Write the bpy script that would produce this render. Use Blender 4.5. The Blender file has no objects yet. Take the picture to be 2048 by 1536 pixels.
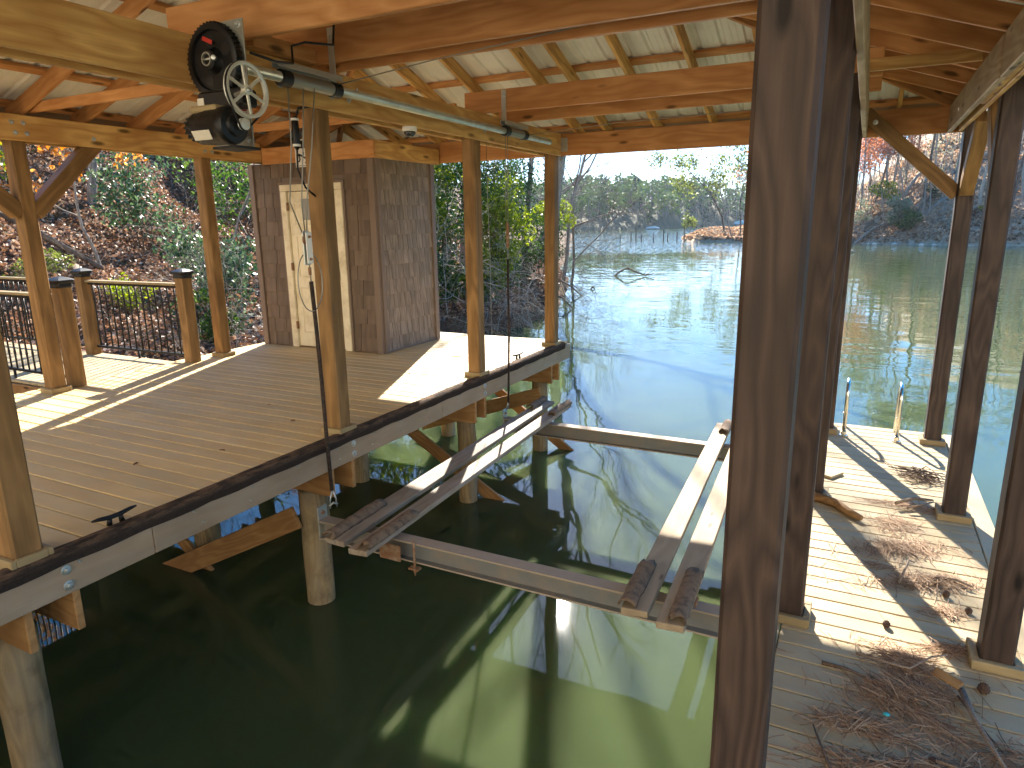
import bpy, math, random
import numpy as np
from mathutils import Vector, Matrix, Quaternion
R = math.radians
SC = bpy.context.scene
COL = SC.collection
rng = np.random.default_rng(7)
random.seed(7)

# ------------------------------------------------------------------ camera
cam_d = bpy.data.cameras.new('camera'); cam = bpy.data.objects.new('camera', cam_d); COL.objects.link(cam)
cam_d.sensor_width = 36.0; cam_d.lens = 36.0 * 1365.0 / 2048.0
cam_d.clip_start = 0.05; cam_d.clip_end = 3000.0
cam.matrix_world = Matrix.Translation((0, 0, 1.6)) @ (
    Matrix.Rotation(R(27.064), 4, 'Z') @ Matrix.Rotation(R(76.639), 4, 'X') @ Matrix.Rotation(R(-0.83), 4, 'Z'))
SC.camera = cam
# ------------------------------------------------------------------ sky and sun
SUN_EL, SUN_AZ = 32.0, -22.8           # azimuth measured from +Y towards +X
wd = bpy.data.worlds.new('World'); SC.world = wd; wd.use_nodes = True
wn = wd.node_tree.nodes; wl = wd.node_tree.links
wn.clear()
sky = wn.new('ShaderNodeTexSky'); sky.sky_type = 'NISHITA'; sky.sun_disc = False
sky.sun_elevation = R(SUN_EL); sky.sun_rotation = R(SUN_AZ)
sky.altitude = 250; sky.air_density = 0.7; sky.dust_density = 0.3; sky.ozone_density = 4.0
bg = wn.new('ShaderNodeBackground'); bg.inputs[1].default_value = 0.066
wo = wn.new('ShaderNodeOutputWorld')
gm = wn.new('ShaderNodeGamma'); gm.inputs[1].default_value = 0.62
hs_ = wn.new('ShaderNodeHueSaturation'); hs_.inputs['Saturation'].default_value = 1.75
wl.new(sky.outputs[0], gm.inputs[0]); wl.new(gm.outputs[0], hs_.inputs['Color']); wl.new(hs_.outputs[0], bg.inputs[0]); wl.new(bg.outputs[0], wo.inputs[0])
sun_d = bpy.data.lights.new('sun', 'SUN'); sun = bpy.data.objects.new('sun', sun_d); COL.objects.link(sun)
sun_d.energy = 2.05; sun_d.angle = R(0.53); sun_d.color = (1.0, 0.93, 0.82)
sdir = Vector((math.sin(R(SUN_AZ)) * math.cos(R(SUN_EL)), math.cos(R(SUN_AZ)) * math.cos(R(SUN_EL)), math.sin(R(SUN_EL))))
sun.rotation_euler = sdir.to_track_quat('Z', 'Y').to_euler()
SC.view_settings.view_transform = 'Standard'; SC.view_settings.look = 'None'
SC.view_settings.exposure = 3.5; SC.view_settings.gamma = 1.0
try: SC.view_settings.use_curve_mapping = False
except Exception: pass
SC.render.engine = 'CYCLES'
cy = SC.cycles
cy.use_denoising = True
try: cy.denoiser = 'OPENIMAGEDENOISE'; cy.denoising_input_passes = 'RGB_ALBEDO_NORMAL'; cy.denoising_prefilter = 'ACCURATE'
except Exception: pass
cy.max_bounces = 9; cy.diffuse_bounces = 5; cy.glossy_bounces = 4; cy.transmission_bounces = 4; cy.transparent_max_bounces = 8
cy.volume_bounces = 0
cy.sample_clamp_indirect = 6.0; cy.sample_clamp_direct = 0.0
cy.blur_glossy = 0.6
cy.use_adaptive_sampling = True; cy.adaptive_threshold = 0.012

# ------------------------------------------------------------------ mesh helpers
WORLD = {}
def reg(o, Wm, parent):
    if parent is not None:
        o.parent = parent
        o.matrix_basis = WORLD[parent.name].inverted() @ Wm
    else:
        o.matrix_basis = Wm
    WORLD[o.name] = Wm.copy()
    return o
def link(name, data, parent=None, Wm=None):
    o = bpy.data.objects.new(name, data); COL.objects.link(o)
    return reg(o, Wm if Wm is not None else Matrix.Identity(4), parent)
def tag(o, label=None, cat=None, group=None, kind=None):
    if label: o['label'] = label
    if cat: o['category'] = cat
    if group: o['group'] = group
    if kind: o['kind'] = kind
    return o
def empty(name, loc=(0, 0, 0), label=None, cat=None, group=None, parent=None):
    o = link(name, None, parent, Matrix.Translation(loc)); o.empty_display_size = 0.1
    return tag(o, label, cat, group)
def mesh(name, V, F, mat=None, smooth=False):
    me = bpy.data.meshes.new(name)
    me.from_pydata([tuple(v) for v in V], [], [tuple(f) for f in F])
    if mat: me.materials.append(mat)
    if smooth: me.polygons.foreach_set('use_smooth', [True] * len(me.polygons))
    me.update()
    return me
def npmesh(name, V, F, mat, smooth=False, rnd=None):
    """V (n,3), F (m,k) uniform polygons, fast path."""
    V = np.asarray(V, np.float32); F = np.asarray(F, np.int32)
    m, k = F.shape
    me = bpy.data.meshes.new(name)
    me.vertices.add(len(V)); me.vertices.foreach_set('co', V.ravel())
    me.loops.add(m * k); me.loops.foreach_set('vertex_index', F.ravel())
    me.polygons.add(m)
    me.polygons.foreach_set('loop_start', np.arange(0, m * k, k, dtype=np.int32))
    try: me.polygons.foreach_set('loop_total', np.full(m, k, np.int32))
    except Exception: pass
    if smooth: me.polygons.foreach_set('use_smooth', np.ones(m, bool))
    if rnd is not None:
        a = me.attributes.new('rnd', 'FLOAT', 'FACE'); a.data.foreach_set('value', np.asarray(rnd, np.float32))
    if mat: me.materials.append(mat)
    me.update(calc_edges=True); me.validate()
    return me
_box = {}
def boxmesh(L, w, t, mat, ch=0.004):
    key = (round(L, 3), round(w, 3), round(t, 3), mat.name, round(ch, 4))
    if key in _box: return _box[key]
    a, b, c = L / 2, w / 2, t / 2
    ch = min(ch, a * .5, b * .5, c * .5)
    V = []; idx = {}
    for sx in (-1, 1):
        for sy in (-1, 1):
            for sz in (-1, 1):
                for ax in range(3):
                    p = [sx * (a - ch), sy * (b - ch), sz * (c - ch)]
                    p[ax] = (sx * a, sy * b, sz * c)[ax]
                    idx[(sx, sy, sz, ax)] = len(V); V.append(p)
    F = []
    S = (-1, 1)
    def add(f):
        # orient outward
        P = [Vector(V[i]) for i in f]; n = (P[1] - P[0]).cross(P[2] - P[0]); cc = sum(P, Vector()) / len(P)
        F.append(f if n.dot(cc) > 0 else f[::-1])
    for ax in range(3):
        o = [i for i in range(3) if i != ax]
        for s in S:
            f = []
            for (u, v) in ((-1, -1), (1, -1), (1, 1), (-1, 1)):
                k = [0, 0, 0]; k[ax] = s; k[o[0]] = u; k[o[1]] = v; f.append(idx[(*k, ax)])
            add(f)
        for u in S:
            for v in S:
                f = []
                for s, oo in ((-1, o[0]), (1, o[0]), (1, o[1]), (-1, o[1])):
                    k = [0, 0, 0]; k[ax] = s; k[o[0]] = u; k[o[1]] = v; f.append(idx[(*k, oo)])
                add(f)
    for sx in S:
        for sy in S:
            for sz in S: add([idx[(sx, sy, sz, i)] for i in range(3)])
    _box[key] = mesh('board', V, F, mat)
    return _box[key]
def frame(p0, p1, wdir):
    p0, p1 = Vector(p0), Vector(p1); x = (p1 - p0); L = x.length; x.normalize()
    w = Vector(wdir); y = (w - x * w.dot(x)).normalized(); z = x.cross(y)
    Mx = Matrix.Identity(4)
    for i in range(3): Mx[i][0], Mx[i][1], Mx[i][2], Mx[i][3] = x[i], y[i], z[i], ((p0 + p1) / 2)[i]
    return Mx, L
def board(name, p0, p1, w, t, wdir, mat, parent, ch=0.004, Lq=None):
    Mx, L = frame(p0, p1, wdir)
    return link(name, boxmesh(L, w, t, mat, ch), parent, Mx)
def box(name, lo, hi, mat, parent, ch=0.004, axis=None):
    """axis-aligned box, grain along the longest axis unless given"""
    lo, hi = Vector(lo), Vector(hi); d = hi - lo; c = (lo + hi) / 2
    ax = axis if axis is not None else max(range(3), key=lambda i: d[i])
    e = [Vector((1, 0, 0)), Vector((0, 1, 0)), Vector((0, 0, 1))]
    o = [i for i in range(3) if i != ax]
    wi = o[0] if d[o[0]] >= d[o[1]] else o[1]
    ti = o[1] if wi == o[0] else o[0]
    return board(name, c - e[ax] * d[ax] / 2, c + e[ax] * d[ax] / 2, d[wi], d[ti], e[wi], mat, parent, ch)
def tube_vf(paths, sides=8, caps=True):
    """paths: list of (points(n,3), radii(n)); returns V,F lists (quads + ngon caps)"""
    V, F = [], []
    for P, rad in paths:
        P = [Vector(p) for p in P]; n = len(P)
        if not hasattr(rad, '__len__'): rad = [rad] * n
        up = None; base = len(V)
        for i in range(n):
            tdir = (P[min(i + 1, n - 1)] - P[max(i - 1, 0)]).normalized()
            if up is None:
                up = Vector((0, 0, 1)) if abs(tdir.z) < .9 else Vector((1, 0, 0))
            a = (up - tdir * up.dot(tdir)).normalized(); b = tdir.cross(a); up = a
            for k in range(sides):
                th = 2 * math.pi * k / sides
                V.append(P[i] + (a * math.cos(th) + b * math.sin(th)) * rad[i])
        for i in range(n - 1):
            for k in range(sides):
                k2 = (k + 1) % sides
                F.append((base + i * sides + k, base + i * sides + k2, base + (i + 1) * sides + k2, base + (i + 1) * sides + k))
        if caps:
            F.append(tuple(base + k for k in range(sides))[::-1]); F.append(tuple(base + (n - 1) * sides + k for k in range(sides)))
    return V, F
def tube(name, pts, rad, mat, parent=None, sides=10, origin=None):
    V, F = tube_vf([(pts, rad)], sides)
    o = Vector(origin) if origin is not None else Vector(pts[0])
    return link(name, mesh(name, [v - o for v in V], F, mat, True), parent, Matrix.Translation(o))
def tubes(name, paths, mat, parent=None, sides=6, origin=None):
    V, F = tube_vf(paths, sides)
    o = Vector(origin) if origin is not None else Vector(paths[0][0][0])
    return link(name, mesh(name, [v - o for v in V], F, mat, True), parent, Matrix.Translation(o))
def lathe_vf(prof, axis, c, seg=24):
    """prof: list of (along, radius)"""
    ax = Vector(axis).normalized(); u = ax.orthogonal().normalized(); v = ax.cross(u); c = Vector(c)
    V = []; F = []
    for (h, r) in prof:
        for k in range(seg):
            th = 2 * math.pi * k / seg
            V.append(c + ax * h + (u * math.cos(th) + v * math.sin(th)) * r)
    n = len(prof)
    for i in range(n - 1):
        for k in range(seg):
            k2 = (k + 1) % seg
            F.append((i * seg + k, i * seg + k2, (i + 1) * seg + k2, (i + 1) * seg + k))
    F.append(tuple(range(seg))[::-1]); F.append(tuple((n - 1) * seg + k for k in range(seg)))
    return V, F
def lathe(name, prof, axis, c, mat, parent=None, seg=24, smooth=True):
    V, F = lathe_vf(prof, axis, (0, 0, 0), seg)
    me = mesh(name, V, F, mat, smooth)
    if smooth:
        try: me.set_sharp_from_angle(angle=R(40))
        except Exception: pass
    return link(name, me, parent, Matrix.Translation(c))
_bolt = {}
def bolt(c, axis, r, mat, parent, name='bolt'):
    key = (tuple(axis), r, mat.name)
    if key not in _bolt:
        V, F = lathe_vf([(-.004, r), (.003, r), (.004, r * .9), (.0045, r * .55), (.016, r * .5), (.018, r * .35)], axis, (0, 0, 0), 10)
        _bolt[key] = mesh('bolt', V, F, mat)
    return link(name, _bolt[key], parent, Matrix.Translation(c))

# ------------------------------------------------------------------ materials
def newmat(name):
    m = bpy.data.materials.new(name); m.use_nodes = True; nt = m.node_tree; nt.nodes.clear()
    out = nt.nodes.new('ShaderNodeOutputMaterial'); b = nt.nodes.new('ShaderNodeBsdfPrincipled')
    nt.links.new(b.outputs[0], out.inputs[0])
    return m, nt, b, out
class NT:
    def __init__(s, nt): s.nt = nt
    def n(s, typ, **kw):
        x = s.nt.nodes.new(typ)
        for k, v in kw.items(): setattr(x, k, v)
        return x
    def l(s, a, b): s.nt.links.new(a, b)
    def math(s, op, a, b=None, clamp=False):
        x = s.n('ShaderNodeMath', operation=op, use_clamp=clamp)
        for i, v in enumerate((a, b)):
            if v is None: continue
            if isinstance(v, (int, float)): x.inputs[i].default_value = v
            else: s.l(v, x.inputs[i])
        return x.outputs[0]
    def noise(s, vec, scale, detail=3, rough=.55, dist=0.0, dim='3D'):
        x = s.n('ShaderNodeTexNoise', noise_dimensions=dim)
        x.inputs['Scale'].default_value = scale; x.inputs['Detail'].default_value = detail
        x.inputs['Roughness'].default_value = rough; x.inputs['Distortion'].default_value = dist
        if vec is not None: s.l(vec, x.inputs['Vector'])
        return x
    def mapping(s, vec, scale=(1, 1, 1), loc=None, rot=None):
        x = s.n('ShaderNodeMapping'); x.inputs['Scale'].default_value = scale
        if rot: x.inputs['Rotation'].default_value = rot
        s.l(vec, x.inputs['Vector'])
        if loc is not None:
            if isinstance(loc, tuple): x.inputs['Location'].default_value = loc
            else: s.l(loc, x.inputs['Location'])
        return x.outputs[0]
    def ramp(s, fac, stops, interp='LINEAR'):
        x = s.n('ShaderNodeValToRGB'); cr = x.color_ramp; cr.interpolation = interp
        while len(cr.elements) < len(stops): cr.elements.new(0.5)
        for e, (p, c) in zip(cr.elements, stops):
            e.position = p; e.color = (*c, 1) if len(c) == 3 else c
        if fac is not None: s.l(fac, x.inputs[0])
        return x.outputs[0]
    def mix(s, fac, a, b, mode='MIX'):
        x = s.n('ShaderNodeMix', data_type='RGBA', blend_type=mode)
        for i, v in ((0, fac), (6, a), (7, b)):
            if isinstance(v, (int, float)): x.inputs[i].default_value = v
            elif isinstance(v, tuple): x.inputs[i].default_value = (*v, 1) if len(v) == 3 else v
            else: s.l(v, x.inputs[i])
        return x.outputs[2]
    def bump(s, h, strength, dist, normal=None):
        x = s.n('ShaderNodeBump'); x.inputs['Strength'].default_value = strength; x.inputs['Distance'].default_value = dist
        s.l(h, x.inputs['Height'])
        if normal is not None: s.l(normal, x.inputs['Normal'])
        return x.outputs[0]
def rndvec(t, k=40.0):
    oi = t.n('ShaderNodeObjectInfo')
    cb = t.n('ShaderNodeCombineXYZ')
    t.l(t.math('MULTIPLY', oi.outputs['Random'], k), cb.inputs[0])
    t.l(t.math('MULTIPLY', oi.outputs['Random'], k * 1.7), cb.inputs[1])
    t.l(t.math('MULTIPLY', oi.outputs['Random'], k * .6), cb.inputs[2])
    return cb.outputs[0], oi.outputs['Random']
def mul(c, f): return tuple(min(1, x * f) for x in c)
def wood(name, light, dark, rough=.6, knots=.0, ring=1.0, var=.25, weather=None, wamt=.0, bump=.25, stain=None):
    m, nt, b, out = newmat(name); t = NT(nt)
    tc = t.n('ShaderNodeTexCoord'); off, rnd = rndvec(t)
    v = t.mapping(tc.outputs['Object'], (1, 1, 1), off)
    # growth rings: stretched, distorted bands
    big = t.noise(t.mapping(v, (.55, 3.2, 3.2)), 1.6, 2, .5)
    bands = t.math('FRACT', t.math('MULTIPLY', big.outputs[0], 13.0 * ring))
    bands = t.math('PINGPONG', t.math('MULTIPLY', big.outputs[0], 15.0 * ring), 1.0)
    fib = t.noise(t.mapping(v, (2.2, 70, 70)), 1.4, 3, .6)
    f = t.math('ADD', t.math('MULTIPLY', bands, .55), t.math('MULTIPLY', fib.outputs[0], .55))
    col = t.ramp(f, [(.12, dark), (.52, tuple((a + c) / 2 for a, c in zip(light, dark))), (.9, light)])
    patch = t.noise(v, 2.1, 3, .6)
    col = t.mix(t.ramp(patch.outputs[0], [(.35, (0, 0, 0)), (.7, (.55, .55, .55))]), col, mul(dark, .85))
    if knots > 0:
        vo = t.n('ShaderNodeTexVoronoi'); vo.inputs['Scale'].default_value = 1.0
        t.l(t.mapping(v, (2.6, 9.0, 9.0)), vo.inputs['Vector'])
        kn = t.ramp(vo.outputs['Distance'], [(.10, (1, 1, 1)), (.13 * knots + .11, (0, 0, 0))])
        kr = t.ramp(vo.outputs['Color'], [(.50, (0, 0, 0)), (.51, (1, 1, 1))], 'CONSTANT')
        kf = t.math('MULTIPLY', kn, kr)
        col = t.mix(t.math('MULTIPLY', kf, .88), col, mul(dark, .22))
    if weather is not None:
        wn_ = t.noise(t.mapping(v, (1.2, 4, 4)), 1.5, 4, .6)
        col = t.mix(t.ramp(wn_.outputs[0], [(.4, (0, 0, 0)), (.68, (wamt, wamt, wamt))]), col, weather)
    if stain is not None:
        sn = t.noise(v, 5.5, 5, .65)
        col = t.mix(t.ramp(sn.outputs[0], [(.5, (0, 0, 0)), (.72, (.55, .55, .55))]), col, stain)
    hv = t.n('ShaderNodeHueSaturation')
    t.l(t.math('ADD', t.math('MULTIPLY', rnd, var), 1 - var / 2), hv.inputs['Value'])
    hv.inputs['Hue'].default_value = .5
    t.l(col, hv.inputs['Color'])
    t.l(hv.outputs[0], b.inputs['Base Color'])
    t.l(t.math('ADD', t.math('MULTIPLY', fib.outputs[0], .25), rough - .12), b.inputs['Roughness'])
    b.inputs['Specular IOR Level'].default_value = .2
    t.l(t.bump(fib.outputs[0], bump, .004), b.inputs['Normal'])
    return m
def plain(name, col, rough=.5, metal=0.0, noise=.12, scale=30, bump=0.0, spec=.4, dirt=None, dscale=6):
    m, nt, b, out = newmat(name); t = NT(nt)
    tc = t.n('ShaderNodeTexCoord'); off, rnd = rndvec(t)
    v = t.mapping(tc.outputs['Object'], (1, 1, 1), off)
    n = t.noise(v, scale, 4, .6)
    c = t.mix(n.outputs[0], mul(col, 1 - noise), mul(col, 1 + noise))
    if dirt is not None:
        d = t.noise(v, dscale, 5, .65)
        c = t.mix(t.ramp(d.outputs[0], [(.45, (0, 0, 0)), (.7, (.8, .8, .8))]), c, dirt)
    t.l(c, b.inputs['Base Color'])
    b.inputs['Metallic'].default_value = metal; b.inputs['Specular IOR Level'].default_value = spec
    t.l(t.math('ADD', t.math('MULTIPLY', n.outputs[0], .2), rough - .1), b.inputs['Roughness'])
    if bump: t.l(t.bump(n.outputs[0], bump, .003), b.inputs['Normal'])
    return m
def leafmat(name, stops, trans=.35, rough=.45, spec=.35):
    m, nt, b, out = newmat(name); t = NT(nt)
    at = t.n('ShaderNodeAttribute'); at.attribute_name = 'rnd'
    col = t.ramp(at.outputs['Fac'], stops)
    t.l(col, b.inputs['Base Color']); b.inputs['Roughness'].default_value = rough; b.inputs['Specular IOR Level'].default_value = spec
    tr = t.n('ShaderNodeBsdfTranslucent'); mx = t.n('ShaderNodeMixShader'); mx.inputs[0].default_value = trans
    hs = t.n('ShaderNodeHueSaturation'); hs.inputs['Saturation'].default_value = 1.15; hs.inputs['Value'].default_value = 1.25
    t.l(col, hs.inputs['Color']); t.l(hs.outputs[0], tr.inputs[0])
    t.l(b.outputs[0], mx.inputs[1]); t.l(tr.outputs[0], mx.inputs[2]); t.l(mx.outputs[0], out.inputs[0])
    return m
def barkmat(name, a, b_, scale=(3, 3, .8)):
    m, nt, b, out = newmat(name); t = NT(nt)
    g = t.n('ShaderNodeNewGeometry')
    n = t.noise(t.mapping(g.outputs['Position'], scale), 6, 4, .65)
    t.l(t.ramp(n.outputs[0], [(.3, a), (.68, b_)]), b.inputs['Base Color'])
    b.inputs['Roughness'].default_value = .85; b.inputs['Specular IOR Level'].default_value = .2
    t.l(t.bump(n.outputs[0], .5, .02), b.inputs['Normal'])
    return m

M_post = wood('stained post wood', (.33, .19, .075), (.15, .083, .032), .55, ring=.8, var=.2)
M_bigpost = wood('stained post darkened for shade', (.088, .058, .045), (.030, .021, .018), .55, ring=1.25, var=.12, knots=.8)  # the right posts' shaded look is darkened into the wood colour
M_beam = wood('golden pine beam', (.76, .49, .18), (.44, .215, .065), .5, knots=1.0, ring=.9, var=.2)
M_raft = wood('reddish pine rafter', (.60, .31, .12), (.40, .17, .055), .55, knots=.8, ring=.9, var=.3)
M_whitew = wood('pale weathered beam face', (.50, .40, .29), (.30, .21, .13), .6, knots=.7, var=.15)
M_deck = wood('tan deck board', (.68, .49, .235), (.56, .39, .18), .62, ring=.35, var=.13, weather=(.53, .44, .275), wamt=.6, bump=.15)
M_deckR = wood('pale deck board', (.50, .39, .225), (.385, .29, .16), .62, ring=.35, var=.12, weather=(.34, .29, .21), wamt=.5, bump=.15)
M_trim = wood('tan post trim', (.36, .28, .15), (.25, .18, .09), .6, ring=.5, var=.12)
M_fascia = wood('grey brown rim board', (.37, .275, .18), (.26, .19, .12), .6, ring=.4, var=.1, weather=(.34, .28, .21), wamt=.6)
M_under = wood('treated pine timber', (.44, .255, .105), (.27, .135, .05), .65, knots=.4, ring=1.3, var=.25)
M_bunk = wood('silvered bunk board', (.36, .29, .21), (.21, .165, .12), .7, knots=.5, ring=.9, var=.15, weather=(.36, .32, .29), wamt=.7)
M_bunk2 = wood('pale bunk board', (.40, .31, .20), (.29, .22, .14), .7, knots=.4, ring=.8, var=.12)
def rubmat():
    m, nt, b, out = newmat('worn rub rail carpet'); t = NT(nt); g = t.n('ShaderNodeNewGeometry'); p = g.outputs['Position']
    s1 = t.noise(t.mapping(p, (38, 7, 38)), 1.0, 5, .7); s2 = t.noise(p, 90, 3, .6)
    sx = t.n('ShaderNodeSeparateXYZ'); t.l(p, sx.inputs[0])
    wear = t.math('MULTIPLY', t.math('ADD', sx.outputs[2], .035), 14.0, True)        # the top is trodden down to the brown backing
    f = t.math('MULTIPLY', t.ramp(s1.outputs[0], [(.40, (0, 0, 0)), (.60, (1, 1, 1))]), wear)
    col = t.mix(f, t.mix(s2.outputs[0], (.016, .013, .012), (.055, .042, .034)), t.mix(s2.outputs[0], (.14, .085, .05), (.25, .155, .095)))
    t.l(col, b.inputs['Base Color']); b.inputs['Roughness'].default_value = .95; b.inputs['Specular IOR Level'].default_value = .1
    t.l(t.bump(s2.outputs[0], .8, .006), b.inputs['Normal']); return m
M_rub = rubmat()
M_carpet = plain('worn bunk carpet', (.20, .135, .085), .95, noise=.35, scale=90, bump=.8, dirt=(.045, .035, .028), dscale=22)
M_pile = wood('driven pile timber', (.46, .32, .15), (.20, .135, .065), .8, ring=1.4, var=.2, weather=(.30, .25, .17), wamt=.7, stain=(.10, .065, .035))
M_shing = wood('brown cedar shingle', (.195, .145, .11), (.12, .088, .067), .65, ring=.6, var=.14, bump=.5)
M_shingS = wood('brown shake lightened for grazing light', (.34, .275, .215), (.17, .13, .10), .65, ring=.9, var=.18, bump=.8)  # lighter copy: the side wall's grazing light is put into its colour
M_shtrim = plain('brown corner trim', (.19, .14, .11), .6, noise=.1)
M_door = plain('cream door paint', (.78, .71, .53), .4, noise=.03, dirt=(.50, .41, .25), dscale=4)
M_black = plain('black metal', (.006, .006, .0065), .45, noise=.2, spec=.35)
M_blackm = plain('matt black cap', (.010, .009, .009), .5, noise=.2)
M_galv = plain('galvanised steel', (.50, .52, .49), .42, .85, noise=.15, scale=25)
M_pipe = plain('galvanised pipe', (.60, .63, .55), .38, .75, noise=.12, scale=18, dirt=(.40, .42, .36), dscale=8)
M_alu = plain('cast aluminium', (.62, .62, .54), .45, .5, noise=.08)
M_zinc = plain('zinc plate', (.30, .31, .27), .5, .6, noise=.12, dirt=(.22, .19, .15), dscale=7)
M_ibeam = plain('dusty steel beam', (.20, .205, .20), .6, .35, noise=.12, scale=12, dirt=(.30, .24, .18), dscale=3.5)
M_flange = plain('dusty beam flange', (.36, .29, .22), .75, .1, noise=.15, scale=14)
M_white = plain('white plastic', (.75, .74, .70), .4, noise=.03)
M_offw = plain('cream label', (.62, .58, .48), .5, noise=.05)
M_red = plain('red label', (.45, .03, .02), .5, noise=.05)
M_grey = plain('grey steel box', (.28, .28, .26), .5, .3)
M_inox = plain('stainless tube', (.72, .70, .62), .18, 1.0, noise=.05)
M_rope = plain('black rope sleeve', (.02, .016, .014), .85, noise=.4, scale=120, bump=.6, dirt=(.10, .05, .03), dscale=40)
M_cable = plain('steel cable', (.30, .29, .25), .45, .7, noise=.15, scale=200)
M_rust = plain('rusty steel', (.24, .12, .06), .8, .2, noise=.3, scale=40, dirt=(.36, .30, .22), dscale=14)
m, nt, b, out = newmat('dark dome glass'); b.inputs['Base Color'].default_value = (.03, .03, .03, 1); b.inputs['Roughness'].default_value = .04; b.inputs['Specular IOR Level'].default_value = .8
M_dome = m
def roofmat():
    m, nt, b, out = newmat('galvalume roof sheet'); t = NT(nt)
    tc = t.n('ShaderNodeTexCoord'); off, rnd = rndvec(t)
    n = t.noise(t.mapping(tc.outputs['Object'], (1, 1, 1), off), 3.0, 4, .6)
    t.l(t.ramp(n.outputs[0], [(.3, (.64, .625, .57)), (.7, (.76, .745, .69))]), b.inputs['Base Color'])
    b.inputs['Metallic'].default_value = .0; b.inputs['Roughness'].default_value = .45
    return m
M_roof = roofmat()
# ------------------------------------------------------------------ setting dimensions
WZ = -1.45            # water level
RZ = -0.75            # lower dock top
BB, BT = 2.39, 2.65   # beam bottom / top
XL0 = -7.06           # left eave beam inner face
XR0 = 0.62            # right eave beam inner face
YF = 8.3              # front eave beam
SL = 0.34             # roof slope
XM = (XL0 + XR0) / 2
YR = YF - (XR0 - XL0) / 2
YB = -1.3             # back gable
EX, EZ, EY = Vector((1, 0, 0)), Vector((0, 0, 1)), Vector((0, 1, 0))

# ------------------------------------------------------------------ main dock
dock = empty('main_dock', (-5.4, 4.0, 0), 'tan timber main dock on round piles with board deck, left of the boat slip', 'dock')
y = -1.4; i = 0
while y < 8.36:
    # boards run across the dock
    x0, x1 = -7.42, -3.53
    if 4.12 < y < 5.42: x0 = -7.34
    box('deck_board', (x0, y, -.028), (x1 + random.uniform(-.003, .003), y + .1355, 0.0 + random.uniform(-.0015, .0015)), M_deck, dock, .004, axis=0)
    y += .1455; i += 1
box('edge_board', (-7.42, y + .004, -.03), (-3.53, y + .10, .001), M_deck, dock, .005, axis=0)
YE = y + .10
# rim boards (slip side), in lengths
cuts = [-1.4, 2.28, 5.35, YE + .02]
for a, c in zip(cuts[:-1], cuts[1:]):
    rb = box('rim_board', (-3.53, a + .002, -.235), (-3.492, c - .002, -.034), M_fascia, dock, .004, axis=1)
    yy = a + .3
    while yy < c - .1:
        for zz in (-.085, -.175):
            if abs(yy - a) > .1: bolt((-3.49, yy + random.uniform(-.03, .03), zz), (1, 0, 0), .006, M_galv, rb, 'screw')
        yy += .42
box('rim_board', (-7.4, YE + .002, -.235), (-3.53, YE + .038, -.034), M_fascia, dock, .004, axis=0)
rimb = [o for o in dock.children if o.name.startswith('rim_board')]
for yy in (1.79, 4.04, 6.19):
    for zz in (-.10, -.185):
        bolt((-3.489, yy + .0, zz), (1, 0, 0), .026, M_galv, rimb[0 if yy < 2 else (1 if yy < 5 else 2)])
# rub rail: worn carpet wrapped over the deck edge
prof = []
for k in range(9):
    th = math.pi * (1.02 - k / 8 * 1.15)
    prof.append((-3.518 + .050 * math.cos(th), -.012 + .030 * math.sin(th)))
prof.append((-3.478, -.062))
ys = np.arange(-1.4, 8.5, .11)
V = []; F = []
rr = np.random.default_rng(3)
for a, yy in enumerate(ys):
    wob = rr.normal(0, .004, len(prof)); w2 = .006 * math.sin(yy * 3.1)
    for k, (px, pz) in enumerate(prof):
        V.append((px + wob[k] * .6 + w2 * (k < 3), yy, pz + wob[k] * .5 - (.010 * abs(math.sin(yy * 7)) if k == len(prof) - 1 else 0)))
n = len(prof)
for a in range(len(ys) - 1):
    for k in range(n - 1):
        F.append((a * n + k, a * n + k + 1, (a + 1) * n + k + 1, (a + 1) * n + k))
F.append(tuple(range(n))); F.append(tuple((len(ys) - 1) * n + k for k in range(n))[::-1])
link('rub_rail', mesh('rub_rail', V, F, M_rub, True), dock)
# pile bents
def pile(parent, x, y, top, r=.105, lean=0.0):
    pr = np.random.default_rng(int(abs(x * 100 + y * 1000)) + 5)
    pts, rads = [], []
    for k in range(9):
        z = top + (WZ - 1.2 - top) * k / 8
        pts.append((x + lean * (top - z), y, z)); rads.append(r * (1 + pr.normal(0, .018)) * (1 - .04 * (k / 8)))
    pts = [(p[0] + pr.normal(0, .004), p[1] + pr.normal(0, .004), p[2]) for p in pts]
    Mx = Matrix.Translation((x, y, top)) @ Matrix.Rotation(-math.pi / 2, 4, 'Y')
    V, F = tube_vf([(pts, rads)], 14)
    inv = Mx.inverted()
    # break up the outline with shallow checks
    V = [inv @ v for v in V]
    return link('pile', mesh('pile', V, F, M_pile, True), parent, Mx)
def joist_pair(parent, yc, x0, x1, zt, zb, gap=.235):
    for s in (-1, 1):
        box('cap_beam', (x0, yc + s * gap / 2 - .021, zb), (x1 + random.uniform(-.015, .015), yc + s * gap / 2 + .021, zt), M_under, parent, .005, axis=0)
for yc, yp in ((1.73, 1.66), (3.95, 3.86), (6.16, 6.18), (8.17, 8.13)):
    joist_pair(dock, yc, -7.3, -3.535, -.238, -.485)
    for xp in (-3.73, -5.24, -6.9):
        xx = {1.66: -3.87, 3.86: -3.79}.get(yp, xp) if xp == -3.73 else xp
        pile(dock, xx, yp if xp == -3.73 else yc, -.24 if xp != -3.73 else -.475, .118 if yp < 5 else .105)
for yp in (-.6,):
    joist_pair(dock, yp, -7.3, -3.535, -.238, -.485)
    for xp in (-3.73, -6.9): pile(dock, xp, yp, -.45)
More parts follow.
